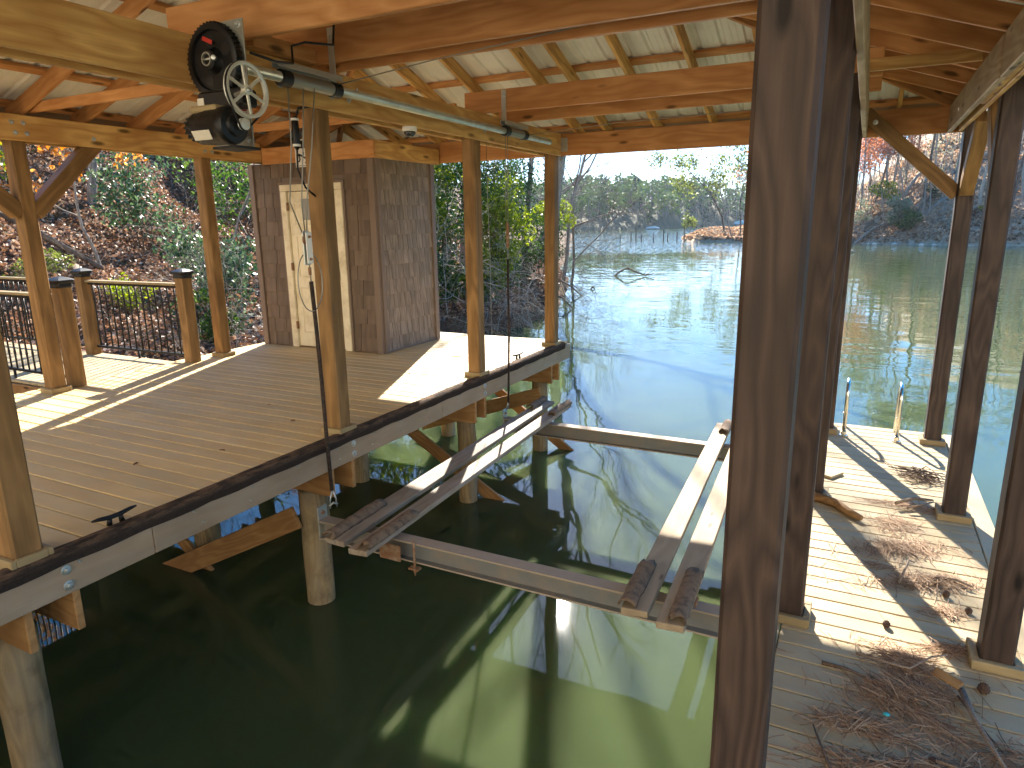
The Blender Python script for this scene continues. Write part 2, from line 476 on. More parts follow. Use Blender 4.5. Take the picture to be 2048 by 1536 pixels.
# stringers below the boards
for xs in (-7.25, -6.6, -5.9, -5.2, -4.5, -3.85):
    box('stringer', (xs - .019, -1.3, -.236), (xs + .019, YE - .02, -.032), M_under, dock, .004, axis=1)
# diagonal braces between the piles
def brace(parent, p0, p1, w=.185, t=.04, mat=None): return board('brace', p0, p1, w, t, (0, 0, 1), mat or M_under, parent, .005)
brace(dock, (-3.83, 3.70, -.66), (-6.4, 3.70, -1.98))
brace(dock, (-5.45, 3.80, -1.20), (-4.85, 3.80, -1.66), .12)
brace(dock, (-3.66, 8.0, -.63), (-5.6, 8.0, -1.28))
brace(dock, (-4.9, 6.34, -.60), (-3.2, 6.34, -1.62), .14)
brace(dock, (-4.6, 8.27, -.62), (-3.3, 8.27, -1.52), .13)

# ------------------------------------------------------------------ lower dock on the right
fd = empty('finger_dock', (.3, 5.0, RZ), 'low pale finger dock right of the slip, littered with pine straw', 'dock')
y = 1.0
while y < 8.28:
    box('deck_board', (-.235, y, RZ - .028), (.955, y + .1355, RZ + random.uniform(-.001, .001)), M_deckR, fd, .004, axis=0)
    y += .1455
YE2 = y
box('border_board', (.961, 1.0, RZ - .03), (1.095, YE2 + .14, RZ + .001), M_deckR, fd, .005, axis=1)
box('border_board', (-.375, 1.0, RZ - .03), (-.241, YE2 + .14, RZ + .001), M_deckR, fd, .005, axis=1)
box('border_board', (-.235, YE2 + .002, RZ - .03), (.955, YE2 + .14, RZ + .001), M_deckR, fd, .005, axis=0)
box('rim_board', (1.06, 1.0, RZ - .235), (1.098, YE2 + .12, RZ - .034), M_fascia, fd, .004, axis=1)
box('rim_board', (-.378, 1.0, RZ - .235), (-.340, YE2 + .12, RZ - .034), M_fascia, fd, .004, axis=1)
box('rim_board', (-.335, YE2 + .10, RZ - .235), (1.055, YE2 + .138, RZ - .034), M_fascia, fd, .004, axis=0)
for yp in (1.93, 4.05, 6.12, 8.15):
    for xp in (-.21, .83): pile(fd, xp, yp, RZ - .24)
    box('cap_beam', (-.33, yp - .13, RZ - .42), (1.05, yp - .09, RZ - .238), M_under, fd, .004, axis=0)
# back platform behind the camera
bd = empty('walkway', (-1.2, -.5, 0), 'plank walkway crossing behind the boat slip', 'dock')
y = -1.4
while y < -.45:
    box('deck_board', (-3.45, y, -.028), (1.1, y + .139, 0), M_deck, bd, .004, axis=0); y += .1455
box('rim_board', (-3.45, y + .003, -.235), (1.1, y + .04, -.004), M_fascia, bd, .004, axis=0)
for xp in (-2.5, -1.0, .6): pile(bd, xp, -.7, -.03)
box('riser_board', (-.37, .9, RZ - .2), (1.09, .96, RZ - .002), M_fascia, bd, .004, axis=0)
for k in range(4):
    box('step_board', (-.35, -.40 + k * .3, -.19 - k * .19), (1.08, -.12 + k * .3, -.15 - k * .19), M_deck, bd, .004, axis=0)

# ------------------------------------------------------------------ boathouse: posts, beams, roof
bh = empty('boathouse', (-3.2, 4.0, 0), 'open timber boathouse with brown posts, golden beams and ribbed metal hip roof', 'boathouse')
def post(x, y, z0, z1, w=.142, mat=None, trimz=.05, trim=.2):
    p = board('post', (x, y, z0), (x, y, z1), w, w, (0, 1, 0), mat or M_post, bh, .013)
    if trim:
        a = trim / 2; b_ = w / 2 + .002
        for (lo, hi) in (((x - a, y - a, z0 + .001), (x + a, y - b_, z0 + trimz)), ((x - a, y + b_, z0 + .001), (x + a, y + a, z0 + trimz)),
                         ((x - a, y - b_ + .001, z0 + .001), (x - b_, y + b_ - .001, z0 + trimz)), ((x + b_, y - b_ + .001, z0 + .001), (x + a, y + b_ - .001, z0 + trimz))):
            box('base_trim', lo, hi, M_trim, p, .004)
    return p
XS = -3.592
slip_posts = [post(XS, yy, 0, BT - .01) for yy in (1.655, 4.0, 6.21, 8.2)]
left_posts = [post(-7.13, yy, 0, BT - .01) for yy in (-.4, 1.75, 3.87, 5.93)]
rin = [post(-.205, yy, RZ, BT - .003, .152, M_bigpost, .055, .235) for yy in (1.925, 4.06, 6.13, 8.19)]
rout = [post(.825, yy, RZ, BT + .06, .152, M_bigpost, .055, .235) for yy in (-.2, 1.925, 4.045, 6.11, 8.19)]
post(XS, -.7, 0, BT - .01); post(-.205, -.2, -.0, BB - .003, .152, M_bigpost)
# slip beam: two planks clasping the posts
def beamY(x0, x1, y0, y1, zb=BB, zt=BT, mat=None): return box('beam', (x0, y0, zb), (x1, y1, zt), mat or M_beam, bh, .006, axis=1)
def beamX(y0, y1, x0, x1, zb=BB, zt=BT, mat=None): return box('beam', (x0, y0, zb), (x1, y1, zt), mat or M_beam, bh, .006, axis=0)
nb = beamY(XS + .073, XS + .113, YB, 8.245)
beamY(XS - .113, XS - .073, YB, 8.24)
for yy in (4.11, 4.24, 6.23, 6.29):
    bolt((XS + .114, yy, BB + .10 + (.03 if yy in (4.11, 6.23) else 0)), (1, 0, 0), .024, M_galv, nb)
# left eave beam on the inner face of the posts
lb = beamY(XL0, XL0 + .04, YB, 6.76, BB, BT - .03)
beamY(XL0 - .19, XL0 - .15, YB, 8.3, BB, BT - .03)
for yy in (3.82, 3.92, 5.88, 5.98, 4.55):
    for zz in ((2.46, 2.55) if yy != 4.55 else (2.47,)):
        bolt((XL0 + .041, yy + (.02 if zz < 2.5 else 0), zz), (1, 0, 0), .022, M_galv, lb)
# beam wrapping the storage room, then the front eave
SX0, SX1, SY0, SY1 = -7.30, -5.27, 6.80, 8.06
beamX(SY0 - .045, SY0 - .005, XL0 + .045, SX1 + .045, 2.36, 2.56, M_raft)
beamY(SX1 + .005, SX1 + .045, SY0 - .002, SY1 + .11, 2.36, 2.56)
fb = beamX(YF - .12, YF - .08, SX1 + .05, XS - .118, BB, BT, M_raft)
fb2 = beamX(YF - .05, YF - .01, -7.2, .76, BB, BT - .002, M_raft)
hb = box('joist_hanger', (XS + .075, YF - .062, BB + .05), (XS + .20, YF - .053, BT - .05), M_galv, bh, .002)
for zz in (BB + .09, BT - .09): bolt((XS + .16, YF - .063, zz), (0, -1, 0), .008, M_galv, hb)
# inner right beam and outer right beam
beamY(-.127, -.089, YB, 8.24, BB, BT - .002, M_whitew)
beamY(.62, .66, YB, 5.2, BB, BT, M_whitew); beamY(.612, .652, 5.205, 8.24, BB - .004, BT - .012, M_whitew)
beamY(.664, .702, YB, 6.4, BB + .01, BT); beamY(.706, .744, YB, 8.24, BB + .005, BT)
# paired lift beams lying across the slip
for yy, zt in ((3.15, 2.905), (3.85, 2.90), (4.10, 2.90)):
    beamX(yy, yy + .04, -3.96, .0, BT + .004, zt, M_raft if yy > 3.5 else M_raft)
for yy in (6.32, 7.05):
    beamX(yy, yy + .04, -3.72, .0, BT + .004, BT + .21, M_raft)
box('block', (-3.70, 3.20, BT + .004), (-3.50, 3.42, BT + .14), M_raft, bh, .004)
box('block', (-3.62, 3.30, BT + .004), (-3.40, 3.84, BT + .09), M_raft, bh, .004, axis=1)
# ties
for yy in (4.03, 1.75): box('tie', (XL0 - .05, yy - .02, BT + .004), (XS - .12, yy + .02, BT + .09), M_raft, bh, .004, axis=0)
for yy in (6.12, 4.05): box('tie', (-.16, yy - .02, BT + .004), (.62, yy + .02, BT + .09), M_beam, bh, .004, axis=0)
box('tie', (-6.95, 6.12, BT + .004), (XS - .12, 6.16, BT + .09), M_raft, bh, .004, axis=0)
# knee braces
def knee(p0, p1, w=.14, t=.135, mat=None, wdir=(0, 0, 1)): return board('knee_brace', p0, p1, w, t, wdir, mat or M_post, bh, .006)
knee((-7.13, 3.93, 1.74), (-7.13, 4.66, 2.47)); knee((-7.13, 3.81, 1.74), (-7.13, 3.08, 2.47))
k1 = knee((.76, 8.19, 1.80), (-.12, 8.19, 2.62), .13, .10); 
bolt((-.02, 8.139, 2.52), (0, -1, 0), .026, M_galv, k1)
knee((.825, 8.13, 1.83), (.825, 7.52, 2.44), .14, .12); knee((.825, 6.17, 1.83), (.825, 6.8, 2.44), .14, .12)
# rafters -------------------------------------------------------------
RD = .14                              # rafter depth
def zf(y): return BT + SL * (YF - y)
def zl(x): return BT + SL * (x - XL0)
def zr(x): return BT + SL * (XR0 - x)
OV = .27                              # overhang
up = RD / 2 * math.cos(math.atan(SL))
def raft(p0, p1, name='rafter', mat=None, d=RD):
    a, c = Vector(p0), Vector(p1); s = Vector((0, 0, d / 2))
    return board(name, a + s, c + s, d, .038, (0, 0, 1), mat or M_raft, bh, .004)
for x in (-6.5, -5.95, -5.35, -4.74, -4.12, -3.30, -2.93, -2.31, -1.67, -1.03, -.42, .18):
    yh = YF - min(x - XL0, XR0 - x)
    raft((x, YF + OV, zf(YF + OV)), (x, yh + .03, zf(yh + .03)), mat=M_beam)
yy = 7.6
while yy > YB:
    xh = min(XL0 + (YF - yy), XM) if yy > YR else XM
    raft((XL0 - OV, yy, zl(XL0 - OV)), (xh - .03, yy, zl(xh - .03)))
    xh = max(XR0 - (YF - yy), XM) if yy > YR else XM
    raft((XR0 + OV + .1, yy + .03, zr(XR0 + OV + .1)), (xh + .03, yy + .03, zr(xh + .03)))
    yy -= .605
zrid = zl(XM)
raft((XL0 - OV, YF + OV, zf(YF + OV) - .02), (XM, YR, zrid - .02), 'hip_rafter', M_raft, .185)
raft((XR0 + OV, YF + OV, zf(YF + OV) - .02), (XM, YR, zrid - .02), 'hip_rafter', M_raft, .185)
box('ridge_board', (XM - .02, YB, zrid - .02), (XM + .02, YR, zrid + .17), M_raft, bh, .004, axis=1)
# purlins lie flat over the rafters
PT = RD + .002
def purl(p0, p1, n): return board('purlin', p0, p1, .089, .036, Vector(n), M_raft, bh, .003)
d = -.2
while d < YF - YR - .1:
    y = YF - d; xa, xb = XL0 + d, XR0 - d
    purl((xa, y, zf(y) + PT + .02), (xb, y, zf(y) + PT + .02), (0, 1, -SL))
    xa = XL0 + d; purl((xa, YB - .1, zl(xa) + PT + .02), (xa, YF - d, zl(xa) + PT + .02), (1, 0, SL))
    xb = XR0 - d; purl((xb, YB - .1, zr(xb) + PT + .02), (xb, YF - d, zr(xb) + PT + .02), (1, 0, -SL))
    d += .62
# ribbed metal sheets: real ribs, one object per sheet
PZ = PT + .042
def rib_profile(u0, u1):
    """list of (u, dz) with ribs every 0.2286 and two small stiffeners between"""
    out = []
    per = .2286; k = math.floor(u0 / per) - 1
    pts = []
    while k * per < u1 + per:
        c = k * per
        for du, dz in ((-.032, 0), (-.014, .019), (.014, .019), (.032, 0), (.084, 0), (.090, .003), (.096, .003), (.102, 0), (.138, 0), (.144, .003), (.150, .003), (.156, 0)):
            pts.append((c + du, dz))
        k += 1
    full = pts
    def at(u):
        for (a, za), (c, zc) in zip(full[:-1], full[1:]):
            if a <= u <= c: return za + (zc - za) * (u - a) / max(c - a, 1e-9)
        return 0.0
    pts = [(u0, at(u0))] + [p for p in pts if u0 + 1e-4 < p[0] < u1 - 1e-4] + [(u1, at(u1))]
    return pts
def sheet(u0, u1, fn):
    pts = rib_profile(u0, u1)
    V = []; F = []
    for (u, dz) in pts:
        a, c = fn(u); V.append(Vector(a) + Vector((0, 0, dz))); V.append(Vector(c) + Vector((0, 0, dz)))
    for i in range(len(pts) - 1): F.append((2 * i, 2 * i + 2, 2 * i + 3, 2 * i + 1))
    if not F: return
    o = V[0].copy()
    link('roof_sheet', mesh('roof_sheet', [v - o for v in V], F, M_roof), bh, Matrix.Translation(o))
OE = OV + .03
def f_front(x):
    yh = YF - min(x - XL0, XR0 - x); yh = min(yh, YF + OE)
    return (x, YF + OE, zf(YF + OE) + PZ), (x, yh, zf(yh) + PZ)
x = XL0 - OE
while x < XR0 + OE: sheet(x, min(x + .9144, XR0 + OE), f_front); x += .9144
def f_left(y):
    xh = min(XL0 + (YF - y), XM) if y > YR else XM
    return (XL0 - OE, y, zl(XL0 - OE) + PZ), (xh, y, zl(xh) + PZ)
def f_right(y):
    xh = max(XR0 - (YF - y), XM) if y > YR else XM
    return (XR0 + OE + .1, y, zr(XR0 + OE + .1) + PZ), (xh, y, zr(xh) + PZ)
y = YB - .15
while y < YF + OE:
    sheet(y, min(y + .9144, YF + OE), f_left); sheet(y, min(y + .9144, YF + OE), f_right); y += .9144
# fascia boards along the eaves
zfa = zf(YF + OV)
box('fascia', (XL0 - OV - .02, YF + OV + .004, zfa - .10), (XR0 + OV, YF + OV + .03, zfa + .178), M_fascia, bh, .004, axis=0)
box('fascia', (XL0 - OV - .03, YB, zfa - .08), (XL0 - OV - .004, YF + OV, zfa + .165), M_fascia, bh, .004, axis=1)
box('fascia', (XR0 + OV + .104, YB, zr(XR0 + OV + .1) - .06), (XR0 + OV + .13, YF + OV, zr(XR0 + OV + .1) + .165), M_fascia, bh, .004, axis=1)

# ------------------------------------------------------------------ storage room
sh = empty('storage_room', (-6.3, 7.4, 0), 'brown shingled storage room with cream door at the far end of the dock', 'shed')
SH = 2.37
DX0, DX1, DH = -6.775, -5.765, 2.10    # door frame outer
cw = .003
back = box('wall_core', (SX0 + .03, SY0 + .03, .004), (SX1 - .03, SY1 - .03, SH - .02), M_shtrim, sh, .004, axis=0)
def shingle_wall(name, origin, udir, ndir, W, holes, wmin, wmax, mat, seed):
    """rows of tilted shingles on a wall plane; holes: (u0,u1,zmax)"""
    r = random.Random(seed)
    wl_ = empty(name, origin, parent=sh); o0 = Vector(origin); u = Vector(udir); nrm = Vector(ndir)
    rows = 13; ex = SH / rows
    for k in range(rows):
        z0 = k * ex
        spans = [(0, W)]
        for (h0, h1, hz) in holes:
            if z0 + ex * .35 < hz:
                ns = []
                for (a, c) in spans:
                    if h0 > a: ns.append((a, min(c, h0)))
                    if h1 < c: ns.append((max(a, h1), c))
                spans = [(a, c) for a, c in ns if c - a > .02]
        for (a, c) in spans:
            p = a
            first = True
            while p < c - .01:
                w = r.uniform(wmin, wmax) if not first else r.uniform(wmin * .6, wmax)
                w = round(w, 2); first = False
                if p + w > c - wmin * .5: w = c - p
                zz0 = max(z0 + r.uniform(-.004, .004), .006); zz1 = min(z0 + ex + .03, SH - .002)
                for (h0, h1, hz) in holes:
                    if p < h1 - .01 and p + w > h0 + .01 and zz0 < hz: zz0 = hz + .004
                if zz1 - zz0 > .02:
                    tilt = nrm * (.016 + r.uniform(0, .003)); base = o0 + u * (p + w / 2)
                    board('shingle', base + EZ * zz0 + tilt, base + EZ * zz1 + nrm * .004, w - .006, .010, u, mat, wl_, .002)
                p += w
    return wl_
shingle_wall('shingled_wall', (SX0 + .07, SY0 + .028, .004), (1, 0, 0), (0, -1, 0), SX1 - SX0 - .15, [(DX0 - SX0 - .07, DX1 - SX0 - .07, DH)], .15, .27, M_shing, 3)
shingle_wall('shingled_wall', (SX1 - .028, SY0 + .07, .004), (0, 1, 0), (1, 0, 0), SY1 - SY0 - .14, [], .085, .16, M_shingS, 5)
box('corner_trim', (SX1 - .085, SY0 - .022, .003), (SX1 - .0, SY0 + .020, SH), M_shtrim, sh, .003, axis=2)
box('corner_trim', (SX1 - .022, SY0 + .022, .003), (SX1 + .020, SY0 + .085, SH - .004), M_shtrim, sh, .003, axis=2)
box('corner_trim', (SX1 - .022, SY1 - .075, .003), (SX1 + .018, SY1 + .01, SH - .002), M_shtrim, sh, .003, axis=2)
box('corner_trim', (SX0 - .01, SY0 - .020, .003), (SX0 + .07, SY0 + .020, SH), M_shtrim, sh, .003, axis=2)
box('base_strip', (SX1 - .020, SY0 + .086, .003), (SX1 + .004, SY1 - .076, .022), M_shtrim, sh, .002, axis=1)
# door
for lo, hi in (((DX0, SY0 - .028, .004), (DX0 + .10, SY0 + .02, DH - .082)), ((DX1 - .10, SY0 - .028, .004), (DX1, SY0 + .02, DH - .082)), ((DX0, SY0 - .030, DH - .08), (DX1, SY0 + .02, DH))):
    box('door_frame', lo, hi, M_door, sh, .005)
for lo, hi in (((DX0 - .03, SY0 - .016, .004), (DX0 - .002, SY0 + .01, DH + .03)), ((DX1 + .002, SY0 - .016, .004), (DX1 + .03, SY0 + .01, DH + .03)), ((DX0, SY0 - .017, DH + .002), (DX1, SY0 + .01, DH + .032))):
    box('frame_trim', lo, hi, M_shtrim, sh, .003)
dr = box('door', (DX0 + .106, SY0 + .004, .02), (DX1 - .106, SY0 + .025, DH - .088), M_door, sh, .003, axis=2)
for (xa, xb) in ((DX0 + .19, (DX0 + DX1) / 2 - .045), ((DX0 + DX1) / 2 + .045, DX1 - .19)):
    for (za, zb) in ((.20, .80), (.93, 1.48), (1.60, 1.88)):
        # raised moulding round each panel
        for lo, hi in (((xa, za), (xb, za + .022)), ((xa, zb - .022), (xb, zb)), ((xa, za + .023), (xa + .022, zb - .023)), ((xb - .022, za + .023), (xb, zb - .023))):
            box('moulding', (lo[0], SY0 - .004, lo[1]), (hi[0], SY0 + .003, hi[1]), M_door, dr, .003)
for zz in (.25, 1.02, 1.78): box('hinge', (DX0 + .094, SY0 - .033, zz), (DX0 + .118, SY0 - .002, zz + .10), M_rust, dr, .002)
hx = DX1 - .165
box('lock_plate', (hx - .032, SY0 - .012, .90), (hx + .032, SY0 + .003, 1.06), M_black, dr, .006)
lathe('deadbolt', [(0, .032), (.028, .031), (.032, .022)], (0, -1, 0), (hx, SY0 + .002, 1.13), M_black, dr, 16)
tube('lever', [(hx, SY0 - .01, .96), (hx, SY0 - .06, .96), (hx - .02, SY0 - .065, .96), (hx - .11, SY0 - .06, .955)], .011, M_black, dr, 8)
box('utility_box', (-6.40, SY0 - .055, 1.66), (-6.27, SY0 - .002, 1.92), M_grey, sh, .006, axis=2)
# ------------------------------------------------------------------ gangway and railings
gw = empty('gangway', (-8.9, 4.75, 0), 'plank gangway leading from the main dock to the leafy bank', 'gangway')
x = -11.6
while x < -7.50:
    box('deck_board', (x, 4.06, -.05), (x + .139, 5.50, -.022 + random.uniform(-.001, .001)), M_deckR, gw, .004, axis=1); x += .1455
for yy in (4.02, 4.8, 5.48): box('stringer', (-11.6, yy, -.26), (-7.44, yy + .038, -.053), M_under, gw, .004, axis=0)
for xp in (-9.4, -11.2): 
    for yp in (4.2, 5.3): box('support_post', (xp - .06, yp - .06, -1.5), (xp + .06, yp + .06, -.262), M_under, gw, .004, axis=2)
def newel(parent, x, y, z0, h, w=.135):
    p = board('newel_post', (x, y, z0), (x, y, z0 + h), w, w, (0, 1, 0), M_post, parent, .006)
    # flared octagonal-looking cap: stacked mouldings
    V = []; F = []
    prof = [(0, .5 * w + .006), (.012, .5 * w + .018), (.04, .5 * w + .014), (.058, .5 * w + .034), (.078, .5 * w + .036), (.088, .5 * w + .016), (.10, .5 * w - .01), (.112, .02)]
    ringn = 8
    for (hh, a) in prof:
        cch = a * .28
        for (sx, sy) in ((a, a - cch), (a - cch, a), (-a + cch, a), (-a, a - cch), (-a, -a + cch), (-a + cch, -a), (a - cch, -a), (a, -a + cch)):
            V.append((sx, sy, hh))
    for i in range(len(prof) - 1):
        for k in range(ringn):
            k2 = (k + 1) % ringn; F.append((i * 8 + k, i * 8 + k2, i * 8 + 8 + k2, i * 8 + 8 + k))
    F.append(tuple(range(8))[::-1]); F.append(tuple((len(prof) - 1) * 8 + k for k in range(8)))
    link('post_cap', mesh('post_cap', V, F, M_blackm), p, Matrix.Translation((x, y, z0 + h - .022)))
    return p
def railing(name, label, p0, p1, z0, nb, newels, foot=None):
    r = empty(name, ((p0[0] + p1[0]) / 2, p0[1], z0), label, 'railing')
    a, c = Vector((p0[0], p0[1], 0)), Vector((p1[0], p1[1], 0)); d = (c - a)
    side = Vector((-d.y, d.x, 0)).normalized()
    board('top_rail', a + EZ * (z0 + .955), c + EZ * (z0 + .955), .10, .028, side, M_trim, r, .005)
    board('upper_rail', a + EZ * (z0 + .925), c + EZ * (z0 + .925), .03, .028, side, M_black, r, .002)
    board('lower_rail', a + EZ * (z0 + .105), c + EZ * (z0 + .105), .03, .028, side, M_black, r, .002)
    V, F = lathe_vf([(.119, .010), (.26, .010), (.30, .0135), (.34, .010), (.70, .010), (.74, .0135), (.78, .010), (.912, .010)], (0, 0, 1), (0, 0, 0), 6)
    bm = mesh('baluster', V, F, M_black, True)
    for k in range(nb):
        p = a + d * ((k + .6) / (nb + .2)); link('baluster', bm, r, Matrix.Translation((p.x, p.y, z0)))
    for (x, y, h) in newels: newel(r, x, y, z0, h)
    if foot is not None: tube('support_foot', [(foot[0], foot[1], z0 + .09), (foot[0], foot[1], z0 - .12)], .014, M_black, r, 6)
    return r
railing('railing', 'black baluster railing along the far side of the gangway', (-8.90, 5.44), (-7.24, 5.47), -.02, 14, [(-8.98, 5.42, 1.03), (-7.16, 5.50, 1.05)], (-8.1, 5.455))
railing('railing', 'black baluster railing at left edge, near side of the gangway', (-9.6, 4.13), (-7.28, 4.12), -.02, 20, [(-7.205, 4.12, 1.06)], (-8.33, 4.12))
railing('railing', 'distant end of black railing beyond the tall capped newel', (-11.4, 5.42), (-9.06, 5.42), -.02, 19, [(-11.4, 5.42, 1.03)])

# ------------------------------------------------------------------ lift drive unit
SHX, SHZ = -3.40, 2.515
dv = empty('lift_winch', (SHX, 3.03, 2.05), 'black geared electric boat lift winch with long galvanised shaft under the slip beam', 'winch')
pl = box('mounting_plate', (-3.50, 3.028, 2.06), (-3.205, 3.038, 2.715), M_zinc, dv, .002, axis=2)
for (x, z) in ((-3.235, 2.685), (-3.47, 2.66), (-3.235, 2.10)): bolt((x, 3.027, z), (0, -1, 0), .018, M_galv, pl)
# big worm wheel
g = lathe('gear_wheel', [(0, .178), (.006, .188), (.046, .188), (.052, .178), (.052, .155), (.034, .150), (.030, .07), (.052, .055), (.07, .050), (.072, .034)], (0, -1, 0), (SHX, 3.02, SHZ), M_black, dv, 40)
V, F = [], []
for k in range(46):
    th = 2 * math.pi * k / 46; c, s = math.cos(th), math.sin(th); t_ = .0045
    b0 = len(V)
    for (rr_, w) in ((.186, .0055), (.197, .003)):
        for yy in (-.008, -.044):
            for q in (-1, 1): V.append((rr_ * c - q * w * s, yy, rr_ * s + q * w * c))
    F += [(b0, b0 + 1, b0 + 5, b0 + 4), (b0 + 2, b0 + 6, b0 + 7, b0 + 3), (b0 + 4, b0 + 5, b0 + 7, b0 + 6), (b0, b0 + 4, b0 + 6, b0 + 2), (b0 + 1, b0 + 3, b0 + 7, b0 + 5)]
link('gear_teeth', mesh('gear_teeth', V, F, M_black), g, Matrix.Translation((SHX, 3.02, SHZ)))
for k in range(5):
    th = 2 * math.pi * k / 5 + .5
    lathe('web_recess', [(0, .034), (.003, .032), (.004, .02)], (0, -1, 0), (SHX + .108 * math.cos(th), 2.990, SHZ + .108 * math.sin(th)), M_blackm, g, 14)
V, F = lathe_vf([(0, .036), (.03, .036), (.03, .029), (.0, .029)], (0, -1, 0), (0, 0, 0), 24)
link('shaft_collar', mesh('shaft_collar', V, F, M_galv, False), g, Matrix.Translation((SHX, 2.965, SHZ)))
tube('set_pin', [(SHX - .034, 2.942, SHZ), (SHX + .034, 2.942, SHZ)], .006, M_galv, g, 8)
lathe('set_screw', [(0, .014), (.03, .013), (.032, .008)], (.6, -.8, 0), (SHX + .05, 2.95, SHZ), M_galv, g, 8)
board('gear_label', (SHX - .045, 2.965, SHZ + .115), (SHX + .025, 2.965, SHZ + .085), .022, .003, (0, 0, 1), M_red, g, .001)
wb = box('worm_housing', (-3.46, 2.90, 2.255), (-3.13, 3.02, 2.345), M_black, dv, .012, axis=0)
bolt((-3.20, 2.898, 2.29), (0, -1, 0), .011, M_galv, wb); box('data_tag', (-3.455, 2.894, 2.262), (-3.405, 2.899, 2.312), M_offw, wb, .001)
FX, FY, FZ = -3.045, 2.865, 2.315
tube('worm_axle', [(-3.15, FY + .02, FZ - .01), (FX + .02, FY, FZ)], .011, M_galv, dv, 10)
# spoked flywheel pulley, turning in the Y-Z plane
V, F = lathe_vf([(-.012, .128), (-.012, .137), (-.004, .131), (.004, .131), (.012, .137), (.012, .128), (.009, .119), (-.009, .119), (-.012, .128)], (1, 0, 0), (0, 0, 0), 40)
F = F[:-2]
fw = link('flywheel', mesh('flywheel', V, F, M_alu, False), dv, Matrix.Translation((FX, FY, FZ)))
lathe('hub', [(-.016, .024), (.016, .024), (.018, .014), (.012, .009)], (1, 0, 0), (FX, FY, FZ), M_alu, fw, 16)
for k in range(6):
    th = math.pi / 2 + .12 + k * math.pi / 3; dd = Vector((0, math.cos(th), math.sin(th)))
    c0 = Vector((FX, FY, FZ))
    board('spoke', c0 + dd * .02, c0 + dd * .121, .016, .010, dd.cross(EX), M_alu, fw, .002)
MY, MZ = 2.825, 2.145
mt = lathe('motor', [(0, .060), (.012, .082), (.10, .088), (.105, .092), (.20, .092), (.206, .096), (.245, .096), (.262, .088), (.268, .06), (.285, .055), (.295, .03)], (1, 0, 0), (-3.375, MY, MZ), M_black, dv, 28)
for k in range(14):
    th = 2 * math.pi * k / 14
    board('cooling_rib', (-3.425, MY + .058 * math.cos(th), MZ + .058 * math.sin(th)), (-3.372, MY + .064 * math.cos(th), MZ + .064 * math.sin(th)), .012, .012, (0, math.cos(th), math.sin(th)), M_black, mt, .002)
lathe('end_bell', [(0, .05), (.045, .062), (.055, .062)], (1, 0, 0), (-3.43, MY, MZ), M_black, mt, 20)
box('capacitor_cover', (-3.38, MY - .05, MZ + .07), (-3.19, MY + .05, MZ + .105), M_trim, mt, .014, axis=0)
board('rating_plate', (-3.33, MY - .083, MZ - .048), (-3.20, MY - .083, MZ - .048), .05, .003, (0, -.45, 1), M_offw, mt, .001)
tube('motor_shaft', [(-3.09, MY, MZ), (FX + .01, MY, MZ)], .008, M_galv, mt, 8)
lathe('motor_pulley', [(-.012, .030), (-.003, .024), (.003, .024), (.012, .030), (.014, .012)], (1, 0, 0), (FX, MY, MZ), M_alu, mt, 20)
box('motor_foot', (-3.33, MY + .03, MZ - .106), (-3.15, 3.027, MZ - .092), M_black, mt, .003, axis=0)
# belt round flywheel and motor pulley
c1 = Vector((FX, FY, FZ)); c2 = Vector((FX, MY, MZ)); dd = (c2 - c1); L = dd.length; dd.normalize(); nn = EX.cross(dd)
al = math.acos((.131 - .026) / L); pts = []
for k in range(19):
    th = al + (2 * math.pi - 2 * al) * k / 18; pts.append(c1 + (dd * math.cos(th) + nn * math.sin(th)) * .135)
for k in range(9):
    th = -al + 2 * al * k / 8; pts.append(c2 + (dd * math.cos(th) + nn * math.sin(th)) * .029)
pts.append(pts[0]); tube('drive_belt', pts, .0055, M_black, dv, 6)
# warning labels
def label_text(parent, txt, size, loc, mat):
    cu = bpy.data.curves.new('text', 'FONT'); cu.body = txt; cu.size = size; cu.extrude = .0006; cu.align_x = 'CENTER'; cu.align_y = 'CENTER'; cu.materials.append(mat)
    tmp = bpy.data.objects.new('tmp', cu); COL.objects.link(tmp); bpy.context.view_layer.update()
    me = bpy.data.meshes.new_from_object(tmp.evaluated_get(bpy.context.evaluated_depsgraph_get())); bpy.data.objects.remove(tmp)
    if not me.materials: me.materials.append(mat)
    return link('lettering', me, parent, Matrix.Translation(loc) @ Matrix.Rotation(math.pi / 2, 4, 'X'))
wl1 = box('warning_label', (-3.325, 3.022, 2.16), (-3.215, 3.0275, 2.30), M_offw, dv, .001, axis=2)
box('red_band', (-3.322, 3.0195, 2.268), (-3.218, 3.0215, 2.298), M_red, wl1, .0005, axis=0)
for zz in (2.248, 2.232, 2.216, 2.190, 2.175): box('red_line', (-3.318, 3.0195, zz), (-3.224, 3.0215, zz + .008), M_red, wl1, .0005, axis=0)
label_text(wl1, 'WARNING', .021, (-3.270, 3.0185, 2.283), M_offw)
wl2 = box('data_label', (-3.485, 3.022, 2.175), (-3.375, 3.0275, 2.245), M_offw, dv, .001, axis=0)
for zz in (2.185, 2.200, 2.215, 2.230): box('print_line', (-3.478, 3.0195, zz), (-3.384, 3.0215, zz + .004), M_black, wl2, .0005, axis=0)
